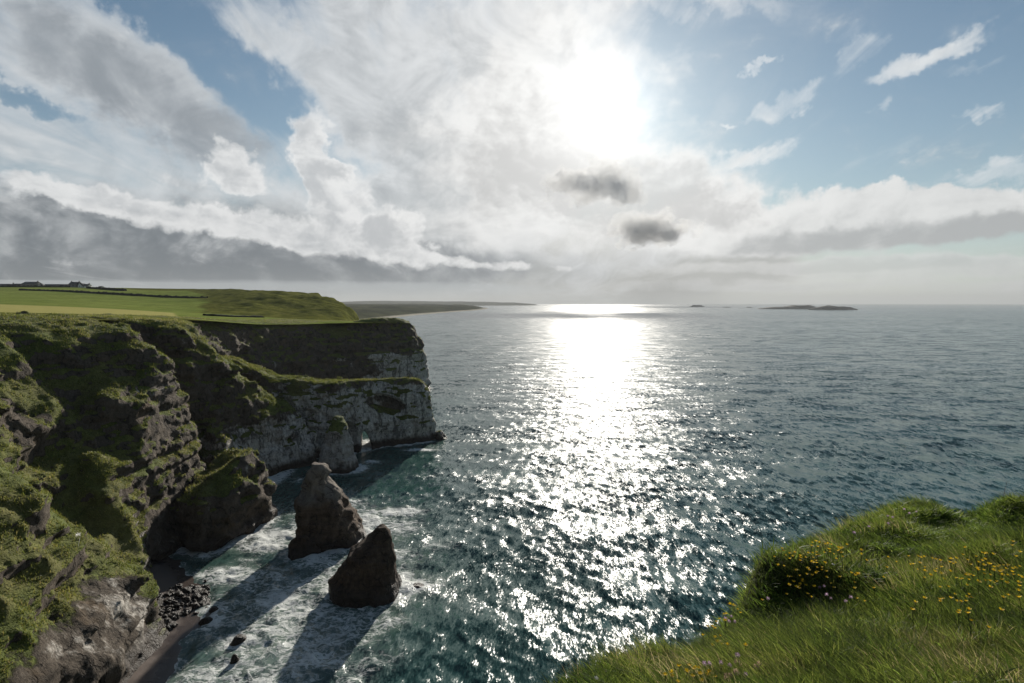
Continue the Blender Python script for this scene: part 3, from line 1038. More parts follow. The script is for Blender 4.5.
def hedge(pts_px, height, width, label):
    pts = [at_y(px, 295, Y)[:2] for px, Y in pts_px]
    path = []
    for a, b in zip(pts[:-1], pts[1:]):
        n = max(2, int(math.hypot(b[0] - a[0], b[1] - a[1]) / 1.5))
        for i in range(n): path.append((a[0] + (b[0] - a[0]) * i / n, a[1] + (b[1] - a[1]) * i / n))
    path.append(pts[-1])
    path = np.array(path)
    d = np.gradient(path, axis=0); d /= np.linalg.norm(d, axis=1, keepdims=True)
    nn = np.stack([-d[:, 1], d[:, 0]], -1)
    g = plateau(path[:, 0], path[:, 1])
    rows = []
    s_ = np.arange(len(path))
    for w, hh in ((-0.5, -0.6), (-0.55, 0.45), (-0.3, 0.9), (0, 1.0), (0.3, 0.9), (0.55, 0.45), (0.5, -0.6)):
        nzv = 1 + 0.35 * noise3(s_ * 0.45, np.full(len(path), w * 3), 0) + 0.25 * noise3(s_ * 1.7, np.full(len(path), w * 5), 4)
        xy = path + nn * (w * width * nzv)[:, None]
        rows.append(np.c_[xy, g + hh * height * nzv])
    V = np.stack(rows, 1)
    o0 = np.array([path[0, 0], path[0, 1], g[0]])
    me = quads('hedge', (V - o0).reshape(-1, 3), grid_quads(len(path), 7))
    o = add_obj('hedge', me, [M_HEDGE]); o.location = o0
    tag(o, label, 'hedge')


hedge([(20, 600), (60, 585), (120, 560), (165, 540), (207, 525)], 1.7, 2.2, 'long dark hedge crossing the green fields below the farm buildings')
hedge([(88, 690), (105, 660), (126, 640)], 2.2, 3.0, 'short dark hedge to the right of the farm at the top of the field')
hedge([(-30, 712), (20, 714), (70, 716)], 2.0, 2.5, 'dark hedge in front of the farm buildings on the skyline')
hedge([(204, 300), (232, 312), (262, 330)], 1.0, 3.0, 'low dark scrub line at the foot of the rounded hill')

# ------------------------------------------------------------------ farm on the skyline
M_RENDER = simple_mat('white_render', (0.62, 0.6, 0.56), 0.9, 0.2, 0.12, 0.6)
M_STONE = simple_mat('grey_stone_wall', (0.16, 0.15, 0.14), 0.95, 0.2, 0.25, 0.9)
M_SLATE = simple_mat('slate_roof', (0.045, 0.046, 0.05), 0.7, 0.3, 0.25, 0.7)
M_TIN = simple_mat('tin_roof', (0.09, 0.085, 0.085), 0.6, 0.3, 0.2, 0.4)
M_PANE = simple_mat('window_glass', (0.02, 0.023, 0.026), 0.15, 0.5, 0.1, 1.0)


def box_me(name, lo, hi):
    v = [(x, y, z) for x in (lo[0], hi[0]) for y in (lo[1], hi[1]) for z in (lo[2], hi[2])]
    f = [(0, 1, 3, 2), (4, 6, 7, 5), (0, 4, 5, 1), (2, 3, 7, 6), (0, 2, 6, 4), (1, 5, 7, 3)]
    return quads(name, v, f, False)


def building(name, cat, label, px0, px1, Y, eave, ridge, depth, wall, roof, rot=0.0, chimneys=(), windows=0, gable=False):
    x0 = at_y(px0, 290, Y)[0]; x1 = at_y(px1, 290, Y)[0]
    w = x1 - x0; cx = (x0 + x1) / 2
    root = bpy.data.objects.new(name, None); COL.objects.link(root)
    root.location = (cx, Y + depth / 2, ground_z(cx, Y) - 0.3); root.rotation_euler = (0, 0, rot)
    tag(root, label, cat)
    a, b = w / 2, depth / 2
    if gable:      # gable end towards the sea view
        v = [(-a, -b, 0), (a, -b, 0), (a, -b, eave), (0, -b, ridge), (-a, -b, eave), (-a, b, 0), (a, b, 0), (a, b, eave), (0, b, ridge), (-a, b, eave)]
        rv = [(-a - .3, -b - .3, eave - .2), (0, -b - .3, ridge + .12), (a + .3, -b - .3, eave - .2), (-a - .3, b + .3, eave - .2), (0, b + .3, ridge + .12), (a + .3, b + .3, eave - .2)]
        rq = [(0, 1, 4, 3), (1, 2, 5, 4)]
    else:
        v = [(-a, -b, 0), (-a, b, 0), (-a, b, eave), (-a, 0, ridge), (-a, -b, eave), (a, -b, 0), (a, b, 0), (a, b, eave), (a, 0, ridge), (a, -b, eave)]
        rv = [(-a - .3, -b - .3, eave - .2), (-a - .3, 0, ridge + .12), (-a - .3, b + .3, eave - .2), (a + .3, -b - .3, eave - .2), (a + .3, 0, ridge + .12), (a + .3, b + .3, eave - .2)]
        rq = [(0, 3, 4, 1), (1, 4, 5, 2)]
    fl, sz = [], []
    for f in ((0, 1, 2, 3, 4), (5, 9, 8, 7, 6), (0, 4, 9, 5), (1, 6, 7, 2)):
        fl += list(f); sz.append(len(f))
    add_obj('wall', mesh_from('wall', v, fl, sz, False), [wall], root)
    rm = quads('roof', rv, rq, False)
    ro = add_obj('roof', rm, [roof], root)
    sm = ro.modifiers.new('thick', 'SOLIDIFY'); sm.thickness = 0.2; sm.offset = 1
    for c in chimneys:
        add_obj('chimney', box_me('chimney', (c * a - .5, -.4, ridge - .8), (c * a + .5, .4, ridge + 1.5)), [M_STONE], ro)
    for k in range(windows):
        wx = -a + (k + 0.5) * w / windows
        add_obj('window', box_me('window', (wx - .5, -b - .05, eave * .35), (wx + .5, -b + .02, eave * .35 + 1.2)), [M_PANE], root)
    return root


building('farm_shed', 'shed', 'low grey shed at the left end of the farm on the skyline', -4, 8.5, 724, 2.6, 4.2, 9, M_STONE, M_TIN)
building('cottage', 'cottage', 'low slate roofed cottage between the left shed and the tall barn', 10.5, 19, 724, 2.6, 4.4, 8, M_STONE, M_SLATE, 0, (-.9,), 3)
building('barn', 'barn', 'tallest dark grey barn in the left half of the skyline farm', 22, 35, 726, 4.6, 7.0, 12, M_STONE, M_TIN, 0, (.9,), 0)
building('outhouse', 'outhouse', 'small white gabled outhouse just right of the tall barn', 38, 42, 722, 2.6, 4.0, 6, M_RENDER, M_SLATE, 0, (), 1, True)
building('farm_shed', 'shed', 'long low shed in the middle of the skyline farm', 43, 67, 726, 2.4, 4.0, 9, M_STONE, M_TIN, 0, (), 0)
building('farmhouse', 'farmhouse', 'two storey grey farmhouse with chimneys on the skyline', 69, 78, 724, 4.4, 7.2, 8, M_STONE, M_SLATE, 0, (-.85, .85), 3)
building('cottage', 'cottage', 'white gable ended cottage beside the two storey farmhouse', 78.4, 81.5, 722, 3.6, 5.6, 8, M_RENDER, M_SLATE, 0, (), 1, True)
building('cottage', 'cottage', 'slate cottage with white wall at the right of the farm', 82.2, 87.8, 722, 2.6, 4.8, 7, M_RENDER, M_SLATE, 0, (.9,), 2)
building('outhouse', 'outhouse', 'tiny white outhouse lowest and rightmost of the farm', 98, 101.5, 690, 2.0, 3.0, 5, M_RENDER, M_SLATE, 0, (), 0)

# ------------------------------------------------------------------ distant coast, islands
M_COAST, t = material('distant_dunes')
p = t.pos()
n1 = t.noise(t.mapping(p, scale=(0.008, 0.004, 0.01)), 1.0, 5, 0.6)
c = t.ramp(n1, [(0.35, (0.03, 0.034, 0.02)), (0.55, (0.06, 0.064, 0.035)), (0.68, (0.085, 0.08, 0.045))])
c = t.mix(t.map(t.sep(p)[2] + (n1 - 0.5) * 3, 4.0, 1.5), c, (0.42, 0.38, 0.31))
t.output(t.principled(c, 1.0, 0.0))
M_ISLE = simple_mat('island_rock', (0.10, 0.10, 0.085), 0.95, 0.1, 0.4, 0.02)
M_HILL = simple_mat('far_hill', (0.05, 0.06, 0.04), 0.95, 0.1, 0.2, 0.001)


def landmass(name, poly, n, hfun, mat, zmin=-0.8):
    p = np.array(poly)
    lo = p.min(0) - 30; hi = p.max(0) + 30
    xs = np.linspace(lo[0], hi[0], n[0]); ys = np.linspace(lo[1], hi[1], n[1])
    X, Y = np.meshgrid(xs, ys, indexing='ij')
    Z = hfun(X, Y, poly_sd(X, Y, poly))
    V = np.stack([X, Y, Z], -1).reshape(-1, 3)
    q = grid_quads(*n)
    V, q, _ = keep_faces(V, q, V[q][:, :, 2].max(1) > zmin)
    o = add_obj(name, quads(name, V, q), [mat])
    tag(o, kind='structure')
    return o


shore = [at_z(*q)[:2] for q in ((300, 330), (360, 322), (396, 317.3), (425, 314.3), (450, 312.2), (472, 310.6), (484, 309.4), (489, 308.3), (484, 307.5), (470, 307))]
shore = shore + [(-900, 7000), (-3500, 6500), (-3500, 900)]


def coast_h(X, Y, d):
    z = np.interp(d, [-20, 0, 40, 90, 200, 600], [-3, 0.1, 3, 14, 22, 30])
    k = sstep(30, 150, d)
    return z + k * (9 * fbm(X / 160, Y / 260, 3, 4) + 6 * ridged(X / 70, Y / 110, 1, 2))


landmass('distant_coast', shore, (260, 300), coast_h, M_COAST)
pt = [at_z(*q)[:2] for q in ((440, 306.0), (500, 305.6), (530, 305.5), (538, 305.2), (528, 304.9))]
landmass('distant_point', pt + [(-2500, 14500), (-4200, 14000), (-4200, 8000)], (200, 120), lambda X, Y, d: np.interp(d, [-60, 0, 60, 400, 2000], [-3, 0, 22, 48, 85]) + sstep(0, 200, d) * 14 * fbm(X / 500, Y / 600, 0, 4), M_COAST)
hp = [(-9500, 13000), (-4600, 12500), (-4300, 16000), (-9500, 17000)]
landmass('far_hills', hp, (120, 60), lambda X, Y, d: np.interp(d, [-60, 0, 1500, 2500], [-3, 0, 190, 210]) * (0.9 + 0.4 * fbm(X / 1500, Y / 1500, 0, 3)), M_HILL)


def island(px0, px1, py, hts):
    Y0 = at_z((px0 + px1) / 2, py)[1]
    x0 = at_y(px0, py, Y0)[0]; x1 = at_y(px1, py, Y0)[0]
    poly = []
    n = 26
    for i in range(n):
        a = 2 * math.pi * i / n
        w = 1 + 0.18 * float(noise3(i * 0.7, Y0, 3))
        poly.append(((x0 + x1) / 2 + (x1 - x0) / 2 * math.cos(a) * (1 if abs(math.cos(a)) > .9 else w), Y0 + 0.16 * (x1 - x0) * math.sin(a) * w))
    hx = np.linspace(x0, x1, len(hts))
    def hf(X, Y, d):
        H = np.interp(X, hx, hts)
        return np.interp(d, [-15, 0, 6, 18, 40], [-3, 0, .55, .85, 1]) * np.where(d > 0, H, 1) * (1 + np.where(d > 0, 0.35 * fbm(X / 45, Y / 45, 2, 4), 0))
    return landmass('island', poly, (140, 50), hf, M_ISLE, -1.5)


island(689, 705, 306.8, [4, 18, 24, 20, 6])
island(722, 731, 307.4, [3, 8, 9, 4])
island(746, 753, 307.6, [3, 9, 9, 4])
island(757, 816, 309.0, [4, 10, 16, 15, 20, 26, 30, 30, 16])
island(808, 858, 309.9, [10, 15, 24, 26, 24, 20, 18, 8])

# ------------------------------------------------------------------ sea
def sea_grid():
    rr = [30.0]
    while rr[-1] < 25000:
        r = rr[-1]
        rr.append(r + max(0.34, r * 0.0052) * (1.0 if r < 3000 else 3.0))
    rr = np.array(rr)
    th = np.concatenate([np.linspace(-75, -46, 40)[:-1], np.linspace(-46, 46, 860), np.linspace(46, 75, 40)[1:]])
    th = np.radians(th)
    T, Rr = np.meshgrid(th, rr, indexing='ij')
    return Rr * np.sin(T), Rr * np.cos(T), Rr, len(th), len(rr)


X, Y, Rr, nu, nv = sea_grid()
cd = np.full(X.shape, 400.0)
near = (Rr < 330) & (X < 60)
xn, yn = X[near], Y[near]
d = np.full(xn.shape, 400.0)
for pol in LAND_POLYS:
    d = np.minimum(d, np.abs(poly_sd(xn, yn, pol)) * np.where(poly_sd(xn, yn, pol) > 0, 0, 1))
ds = np.full(xn.shape, 400.0)
for sx, sy, a, b in STACKS:
    rr_ = np.hypot((xn - sx) / a, (yn - sy) / b)
    ds = np.minimum(ds, (rr_ - 1) * min(a, b))
ds = np.maximum(ds, 0)
sb = poly_sd(xn, yn, SAND)
dall = np.minimum(np.minimum(d, ds), np.maximum(-sb, 0))
cd[near] = dall
BAY = [at_z(*q)[:2] for q in ((90, 760), (150, 640), (190, 590), (270, 530), (300, 500), (345, 490), (385, 500), (420, 520), (425, 560), (402, 600), (400, 640), (385, 700), (340, 760))]
foam = np.zeros(X.shape)
bay = sstep(-7, 7, poly_sd(xn, yn, BAY) + 4 * fbm(xn / 9, yn / 9, 2, 3))
big = fbm(xn / 7, yn / 7, 8, 3)
f = 0.55 * bay * (0.8 + 0.7 * big)
f = np.maximum(f, 1.0 * np.exp(-np.maximum(-sb - 0.3, 0) / 1.6) * sstep(70, 50, -xn))
f = np.maximum(f, 0.8 * np.exp(-ds / 2.6))
f = np.maximum(f, 0.75 * np.exp(-d / 2.2))
# wash trailing from the stacks towards the shore and a broken crest seaward of them
for px, py, rx, ry, am in ((398, 512, 7, 3.5, .85), (385, 622, 4.5, 3, .55), (312, 660, 6, 3, .75), (300, 612, 8, 4, .7), (400, 575, 4, 5, .6), (275, 535, 6, 4, .9), (225, 575, 6, 4, .8), (335, 580, 3, 4, .7),
                           (440, 545, 7, 4, .42), (300, 480, 5, 4, .45), (420, 450, 7, 2, .8), (372, 462, 4, 3, .6), (612, 505, 7, 3, .42), (655, 515, 5, 2, .4), (570, 590, 5, 2, .38)):
    fx, fy_, _ = at_z(px, py)
    g = np.exp(-(((X - fx) / rx) ** 2 + ((Y - fy_) / ry) ** 2))
    foam = np.maximum(foam, am * g)
foam[near] = np.maximum(foam[near], f)
# waves: a spectrum of Gerstner waves running in from the open sea
spacing = np.maximum(np.maximum(0.34, Rr * 0.0052), Rr * 0.0019)
dx = np.zeros(X.shape); dy = np.zeros(X.shape); dz = np.zeros(X.shape)
shelter = 0.35 + 0.65 * sstep(0, 25, cd)
WR = np.random.RandomState(5)
for i in range(90):
    lam = 1.1 * (10 / 1.1) ** WR.rand()
    ang = R(207) + WR.randn() * R(38)
    k = 2 * math.pi / lam
    a = 0.024 / k * (0.6 if lam > 4.5 else 1.0)
    kx, ky = k * math.cos(ang), k * math.sin(ang)
    ph = WR.rand() * 6.283
    fade = sstep(2.2, 4.5, lam / spacing)
    m_ = fade > 0
    th = kx * X[m_] + ky * Y[m_] + ph
    A = a * fade[m_] * shelter[m_]
    dz[m_] += A * np.cos(th)
    s_ = -A * np.sin(th) * 0.9
    dx[m_] += s_ * kx / k; dy[m_] += s_ * ky / k
fz = sstep(0.4, 2.5, -sb) * foam[near] * (0.55 * fbm(xn / 1.7, yn / 1.7, 3, 3) + 0.12)
dz[near] += fz
V = np.stack([X + dx, Y + dy, dz * 1.0], -1).reshape(-1, 3)
me = quads('sea', V, grid_quads(nu, nv)[:, ::-1])
attr(me, 'foam', foam.ravel())
attr(me, 'shallow', (np.exp(-cd / 14) * (X < 30)).ravel())
attr(me, 'crest', dz.ravel())
m, t = material('sea_water')
p = t.pos()
N = t.nrm()
wp = t.mapping(p, rot=(0, 0, R(-27)), scale=(1.15, 0.42, 1.0))
c1 = t.noise(wp, 0.8, 4, 0.6, 0.4, 'Color')
c2 = t.noise(wp, 3.6, 4, 0.6, 0.3, 'Color')
c3 = t.noise(t.mapping(p, rot=(0, 0, 0.4), scale=(0.05, 0.11, 0.1)), 1.0, 4, 0.6, 0.3, 'Color')
wind = t.noise(t.mapping(p, rot=(0, 0, 0.3), scale=(0.0022, 0.0050, 1)), 1.0, 5, 0.62)
gust = t.noise(t.mapping(p, rot=(0, 0, -0.2), scale=(0.016, 0.03, 1)), 1.0, 4, 0.6)
amp = t.map(wind * 0.6 + gust * 0.4, 0.34, 0.66, 0.5, 1.55)
half = (0.5, 0.5, 0.5)
sl = t.vm('ADD', t.vm('ADD', t.vm('SCALE', t.vm('SUBTRACT', c1, half), 1.3), t.vm('SCALE', t.vm('SUBTRACT', c2, half), 1.15)), t.vm('SCALE', t.vm('SUBTRACT', c3, half), 1.1))
sl = t.vm('MULTIPLY', t.vm('SCALE', sl, amp), (1, 1, 0))
WN = t.vm('NORMALIZE', t.vm('ADD', N, sl))
fo = t.at('foam'); sh = t.at('shallow')
base = t.mix(sh, (0.020, 0.068, 0.063), (0.035, 0.072, 0.060))
base = t.mix(t.map(fo, 0.08, 0.7) * 0.8, base, (0.17, 0.205, 0.178))
base = t.mix(t.map(t.at('crest'), 0.15, 0.9) * 0.35, base, (0.02, 0.075, 0.07))
water = t.principled(base, 0.16, 0.4, WN, IOR=1.333)
# foam webs
fw = t.vm('ADD', p, t.vm('SCALE', t.vm('SUBTRACT', t.noise(p, 0.35, 3, 0.6, 0, 'Color'), half), 3.0))
fp = t.mapping(fw, rot=(0, 0, 0.7), scale=(0.27, 0.5, 0.1))
w1 = t.m('ABSOLUTE', t.noise(fp, 1.0, 4, 0.55) - 0.5)
w2 = t.m('ABSOLUTE', t.noise(fp, 2.7, 4, 0.55) - 0.5)
w3 = t.noise(fw, 1.1, 6, 0.7)
web = t.m('MAXIMUM', 1.0 - w1 * 9.0, 0.85 - w2 * 8.0)
lev = web * 0.62 + w3 * 0.85 + fo * 1.22 - 1.30
fm = t.map(lev, 0.0, 0.40) * t.map(fo, 0.04, 0.2)
fd = t.principled(t.mix(w3, (0.5, 0.51, 0.48), (0.82, 0.83, 0.80)), 0.8, 0.2, t.bump(w3 + web * 0.3, 0.6, 0.4))
t.output(t.shmix(fm * 0.92, water, fd))
tag(add_obj('sea', me, [m]), kind='structure')

# ------------------------------------------------------------------ the grassy cliff edge in the foreground
_fp = [(1024, 500, 7.4), (960, 500, 7.2), (900, 506, 6.8), (850, 528, 6.2), (800, 552, 5.6), (760, 578, 5.1), (715, 622, 4.7), (690, 648, 4.3), (640, 662, 3.9), (585, 678, 3.6),
       (1024, 683, 2.7), (800, 683, 3.0), (900, 683, 2.85), (1000, 590, 4.3), (900, 590, 4.4), (850, 640, 3.5), (950, 640, 3.4), (780, 640, 3.9), (700, 683, 3.25), (830, 580, 4.7), (950, 545, 5.4), (870, 555, 5.3)]
_q = [at_y(*a) for a in _fp]
_q += [(0, 0, 43.3), (3, 0, 43.5), (-2, -3, 43.5), (12, 6, 43.2), (12, 0, 43.6), (9, 7, 42.7), (8, 3.5, 43.25), (-3, 1.5, 43.3)]
_g = RBF([(a[0], a[1]) for a in _q], [a[2] for a in _q], 0.02)
EDGE = [(-38, 4), (-12, 1.2), (-3, 0.8), (-0.9, 1.9), (-0.05, 3.45), (0.6, 3.95), (0.98, 4.35), (1.3, 4.68), (1.75, 4.85), (2.2, 5.15), (2.55, 5.65), (3.2, 6.1), (4.0, 6.6), (5.0, 7.1), (6.4, 7.5), (8, 7.7), (14, 8.2), (60, 6), (60, -60), (-60, -60), (-50, -10)]


def fg_z(X, Y):
    d = poly_sd(X, Y, EDGE) + 0.09 * fbm(X * 1.3, Y * 1.3, 4, 2)
    cX = np.clip(X, -4, 12); cY = np.clip(Y, -3, 8)
    g = np.clip(_g(cX, cY), 42.2, 43.9) - 0.13
    g = g + 0.26 * fbm(X / 0.65, Y / 0.65, 2, 3) + 0.17 * fbm(X / 1.9, Y / 1.9, 9, 2)
    # tall tussock on the edge (dark leafy hummock)
    g = g + 0.20 * np.exp(-((((X - 2.6) / 0.6) ** 2 + ((Y - 5.3) / 0.42) ** 2)) ** 1.5) * (1 + 0.35 * fbm(X / 0.35, Y / 0.35, 1, 2)) - 0.05 * np.exp(-(((X - 3.25) / 0.4) ** 2 + ((Y - 5.8) / 0.5) ** 2)) + 0.14 * np.exp(-(((X - 1.15) / 0.3) ** 2 + ((Y - 4.2) / 0.3) ** 2))
    drop = np.interp(-d, [-0.35, 0, 0.15, 0.5, 1.2, 3.0, 6.0], [0, 0.06, 0.3, 1.6, 4.5, 20.0, 48.0])
    return np.maximum(g - drop, -3)


gx = np.r_[np.linspace(-60, -4, 30)[:-1], np.linspace(-4, 0, 50)[:-1], np.arange(0, 11, 0.06), np.linspace(11, 60, 30)]
gy = np.r_[np.linspace(-60, 0, 24)[:-1], np.linspace(0, 2.4, 24)[:-1], np.arange(2.4, 9.5, 0.06), np.linspace(9.5, 26, 34)]
X, Y = np.meshgrid(gx, gy, indexing='ij')
Z = fg_z(X, Y)
V = np.stack([X, Y, Z], -1).reshape(-1, 3)
q = grid_quads(len(gx), len(gy))
V, q, _ = keep_faces(V, q, V[q][:, :, 2].max(1) > -2.9)
m, t = material('turf_soil')
p = t.pos()
n1 = t.noise(p, 1.6, 5, 0.65); n2 = t.noise(p, 14, 4, 0.6)
nz = t.sep(t.nrm())[2]
c = t.mix(t.map(n1, 0.35, 0.65), (0.022, 0.024, 0.009), (0.045, 0.05, 0.016))
c = t.mix(t.map(nz + (n1 - 0.5) * 0.4, 0.6, 0.35), c, t.mix(n2, (0.02, 0.016, 0.012), (0.06, 0.048, 0.035)))
t.output(t.principled(c, 0.95, 0.1, t.bump(n2 + n1, 0.7, 0.06)))
tag(add_obj('cliff_edge', quads('cliff_edge', V, q), [m]), kind='structure')

# long grass: tussocks of blades, one uncountable mass
def fg_points(n, test=None):
    out = []
    tot = 0
    while tot < n:
        x = RNG.uniform(-0.3, 9.0, n); y = RNG.uniform(2.0, 8.6, n)
        k = (x / y < 1.12) & (x / y > 0.05)
        d = poly_sd(x, y, EDGE)
        k &= (d > -0.45)
        k &= RNG.rand(n) < np.clip(3.4 / y, 0.25, 1.0) ** 1.0
        if test is not None: k &= RNG.rand(n) < test(x, y)
        out.append(np.c_[x, y][k]); tot += k.sum()
    return np.concatenate(out)[:n]


def fg_kind(x, y):
    """0 = fine pale hair grass, 1 = broad green plants"""
    return sstep(-0.12, 0.16, fbm(x / 0.9 + 20, y / 0.9, 5, 3))


# fine hair grass in wind-combed tussocks
nt = 6200
tc = fg_points(nt, lambda x, y: 1.0 - 0.75 * fg_kind(x, y))
per = 22
ti = np.repeat(np.arange(nt), per)
n = len(ti)
rad = 0.07 * np.sqrt(RNG.rand(n)); an = RNG.rand(n) * 6.283
bx_ = tc[ti, 0] + rad * np.cos(an); by_ = tc[ti, 1] + rad * np.sin(an)
base = np.c_[bx_, by_, fg_z(bx_, by_) - 0.01]
th_ = (0.09 + 0.17 * RNG.rand(nt) ** 1.5 + 0.16 * fbm(tc[:, 0] / 1.1, tc[:, 1] / 1.1, 1, 2))[ti]
L = th_ * (0.6 + 0.7 * RNG.rand(n))
wa = 2.6 + 1.6 * fbm(tc[ti, 0] / 1.3, tc[ti, 1] / 1.3, 7, 2)
lean = np.c_[np.cos(an) * rad * 1.8 + np.cos(wa) * L * 0.38 + RNG.randn(n) * 0.025, np.sin(an) * rad * 1.8 + np.sin(wa) * L * 0.38 + RNG.randn(n) * 0.025, -L * 0.16]
up = np.c_[RNG.randn(n) * 0.12, RNG.randn(n) * 0.12, np.ones(n)]
tint = np.clip(0.46 + 0.75 * fbm(tc[ti, 0] / 0.55, tc[ti, 1] / 0.55, 3, 3) + 0.13 * RNG.randn(n) + 0.2 * RNG.randn(nt)[ti], 0, 1)
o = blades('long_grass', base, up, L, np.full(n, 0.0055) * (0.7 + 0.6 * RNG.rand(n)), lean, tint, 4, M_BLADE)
tag(o, 'fine windswept grass covering the cliff edge in the foreground', 'grass', kind='stuff')
# broad short leaves between
M_LEAF = make_blade_mat('broad_leaf', [(0.0, (0.045, 0.08, 0.016)), (0.5, (0.13, 0.20, 0.03)), (0.85, (0.22, 0.29, 0.05)), (1.0, (0.32, 0.36, 0.08))], 0.6)
n = 85000
tc = fg_points(n, lambda x, y: 0.06 + 0.94 * fg_kind(x, y))
base = np.c_[tc, fg_z(tc[:, 0], tc[:, 1]) - 0.01]
L = 0.06 + 0.13 * RNG.rand(n) + 0.08 * np.maximum(0, fbm(tc[:, 0] / 0.6, tc[:, 1] / 0.6, 6, 2))
L = L + 0.13 * np.exp(-(((tc[:, 0] - 2.45) / 0.45) ** 2 + ((tc[:, 1] - 5.2) / 0.4) ** 2)) * RNG.rand(n)
an = RNG.rand(n) * 6.283
lean = np.c_[np.cos(an) * L * 0.6, np.sin(an) * L * 0.6, -0.1 * L]
up = np.c_[RNG.randn(n) * 0.2, RNG.randn(n) * 0.2, np.ones(n)]
tint = np.clip(0.5 + 0.6 * fbm(tc[:, 0] / 0.4, tc[:, 1] / 0.5, 13, 3) + 0.2 * RNG.randn(n), 0, 1)
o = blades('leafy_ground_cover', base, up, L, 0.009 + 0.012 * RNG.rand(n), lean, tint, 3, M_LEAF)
tag(o, 'short leafy plants growing between the grass on the cliff edge', 'ground cover', kind='stuff')


# flowers
def petal_mat(name, col):
    m, t = material(name)
    tr = t.node('ShaderNodeBsdfTranslucent'); t.put(tr.inputs[0], col)
    t.output(t.shmix(0.62, t.principled(col, 0.6, 0.2), E(t, tr.outputs[0])))
    return m


M_YEL = petal_mat('yellow_petal', (0.85, 0.58, 0.03)); M_PINK = petal_mat('pink_petal', (0.40, 0.28, 0.37)); M_WHITE = petal_mat('white_petal', (0.75, 0.74, 0.7))
M_DRY = petal_mat('dry_petal', (0.42, 0.29, 0.22)); M_STEM = simple_mat('flower_stem', (0.05, 0.075, 0.02), 0.8, 0.2, 0.3, 9, 0.3); M_RED = simple_mat('dock_seed', (0.12, 0.035, 0.02), 0.9, 0.1, 0.4, 30)
M_STRAW = simple_mat('straw', (0.30, 0.2, 0.11), 0.9, 0.1, 0.3, 20)


def flower_mesh(name, kind, stem, r, seed):
    rs = np.random.RandomState(seed)
    V, F, mi = [], [], []
    def tube(p0, p1, r0, r1, mat):
        b = len(V)
        for p_, r_ in ((p0, r0), (p1, r1)):
            for k in range(4):
                a = k * math.pi / 2
                V.append((p_[0] + r_ * math.cos(a), p_[1] + r_ * math.sin(a), p_[2]))
        for k in range(4):
            F.append((b + k, b + (k + 1) % 4, b + 4 + (k + 1) % 4, b + 4 + k)); mi.append(mat)
    lx, ly = rs.randn(2) * 0.12 * stem
    mid = (lx * 0.4, ly * 0.4, stem * 0.55)
    top = (lx, ly, stem)
    tube((0, 0, -0.02), mid, 0.0022, 0.002, 0); tube(mid, top, 0.002, 0.0016, 0)
    def petal(c, ang, L, w, lift):
        b = len(V)
        ca, sa = math.cos(ang), math.sin(ang)
        for (u, v, h) in ((0.05, 0, 0), (0.5, -w, lift * .4), (0.5, w, lift * .4), (1.0, -w * .6, lift), (1.0, w * .6, lift)):
            V.append((c[0] + L * (u * ca - v * sa), c[1] + L * (u * sa + v * ca), c[2] + L * h))
        F.append((b, b + 1, b + 2)); mi.append(1)
        F.append((b + 1, b + 3, b + 4, b + 2)); mi.append(1)
    if kind == 'daisy':
        for k in range(6): petal(top, k * math.pi / 3 + rs.rand() * .3, r, 0.42, 0.35 + 0.3 * rs.rand())
        tube((top[0], top[1], top[2] - .002), (top[0], top[1], top[2] + r * .25), r * .3, r * .2, 1)
    elif kind == 'globe':
        for k in range(26):
            z = 1 - 1.5 * (k + .5) / 26
            a = k * 2.4
            rr = math.sqrt(max(0, 1 - z * z))
            c = (top[0] + r * .35 * rr * math.cos(a), top[1] + r * .35 * rr * math.sin(a), top[2] + r * .35 * z)
            petal(c, a, r * .75, 0.4, 0.3 + z)
    elif kind == 'spike':
        for k in range(40):
            z = stem * (0.45 + 0.55 * k / 40)
            a = k * 2.4
            fx = z / stem
            petal((lx * fx, ly * fx, z), a, r * (1.1 - .6 * k / 40), 0.5, 0.5)
    fl = [i for f in F for i in f]
    me = mesh_from(name, V, fl, [len(f) for f in F], False)
    me.polygons.foreach_set('material_index', mi)
    return me


def drop_px(px, py, lift=0.0):
    """where the ray through a pixel meets the foreground turf (raised by lift)"""
    ys = np.arange(2.3, 9.5, 0.02)
    x, y, z = ray(px, py)
    xs_ = x / y * ys; zs_ = CAM_Z + z / y * ys
    g = fg_z(xs_, ys) + lift
    k = np.nonzero(zs_ <= g)[0]
    if len(k) == 0:
        k = [int(np.argmin(zs_ - g))]
    i = k[0]
    return xs_[i], ys[i]


YEL = [(680 + a / 3.73, 500 + b / 3.73) for a, b in ((490, 150), (480, 172), (500, 175), (515, 170), (545, 165), (555, 172), (578, 185), (590, 195), (620, 180), (510, 205), (497, 235), (508, 247), (530, 245), (483, 267), (503, 287), (448, 280), (453, 308), (420, 325), (405, 310), (470, 355), (430, 212), (400, 190), (420, 215), (455, 240), (375, 170), (195, 385), (190, 400), (140, 390), (110, 480), (165, 440), (105, 630), (75, 640), (15, 655), (70, 610), (125, 540), (660, 290), (665, 305))]
YEL += [(840 + a / 3.364, 480 + b / 3.364) for a, b in ((15, 230), (75, 243), (265, 270), (270, 280), (280, 265), (318, 290), (330, 268), (345, 308), (345, 318), (385, 270), (375, 278), (410, 317), (425, 320), (440, 240), (455, 245), (470, 250), (520, 265), (527, 280), (590, 205), (610, 260), (612, 285), (585, 395), (615, 417), (445, 380), (400, 440), (433, 447), (358, 350), (350, 410), (295, 412), (262, 245), (163, 297), (60, 330), (78, 390), (570, 300), (545, 330), (480, 300), (490, 310), (505, 290), (540, 290), (560, 310), (450, 310), (430, 300), (575, 285), (530, 310), (515, 330), (595, 320), (472, 285))]
YEL += [(a + random.gauss(0, 7), b + abs(random.gauss(0, 5))) for a, b in list(YEL)]
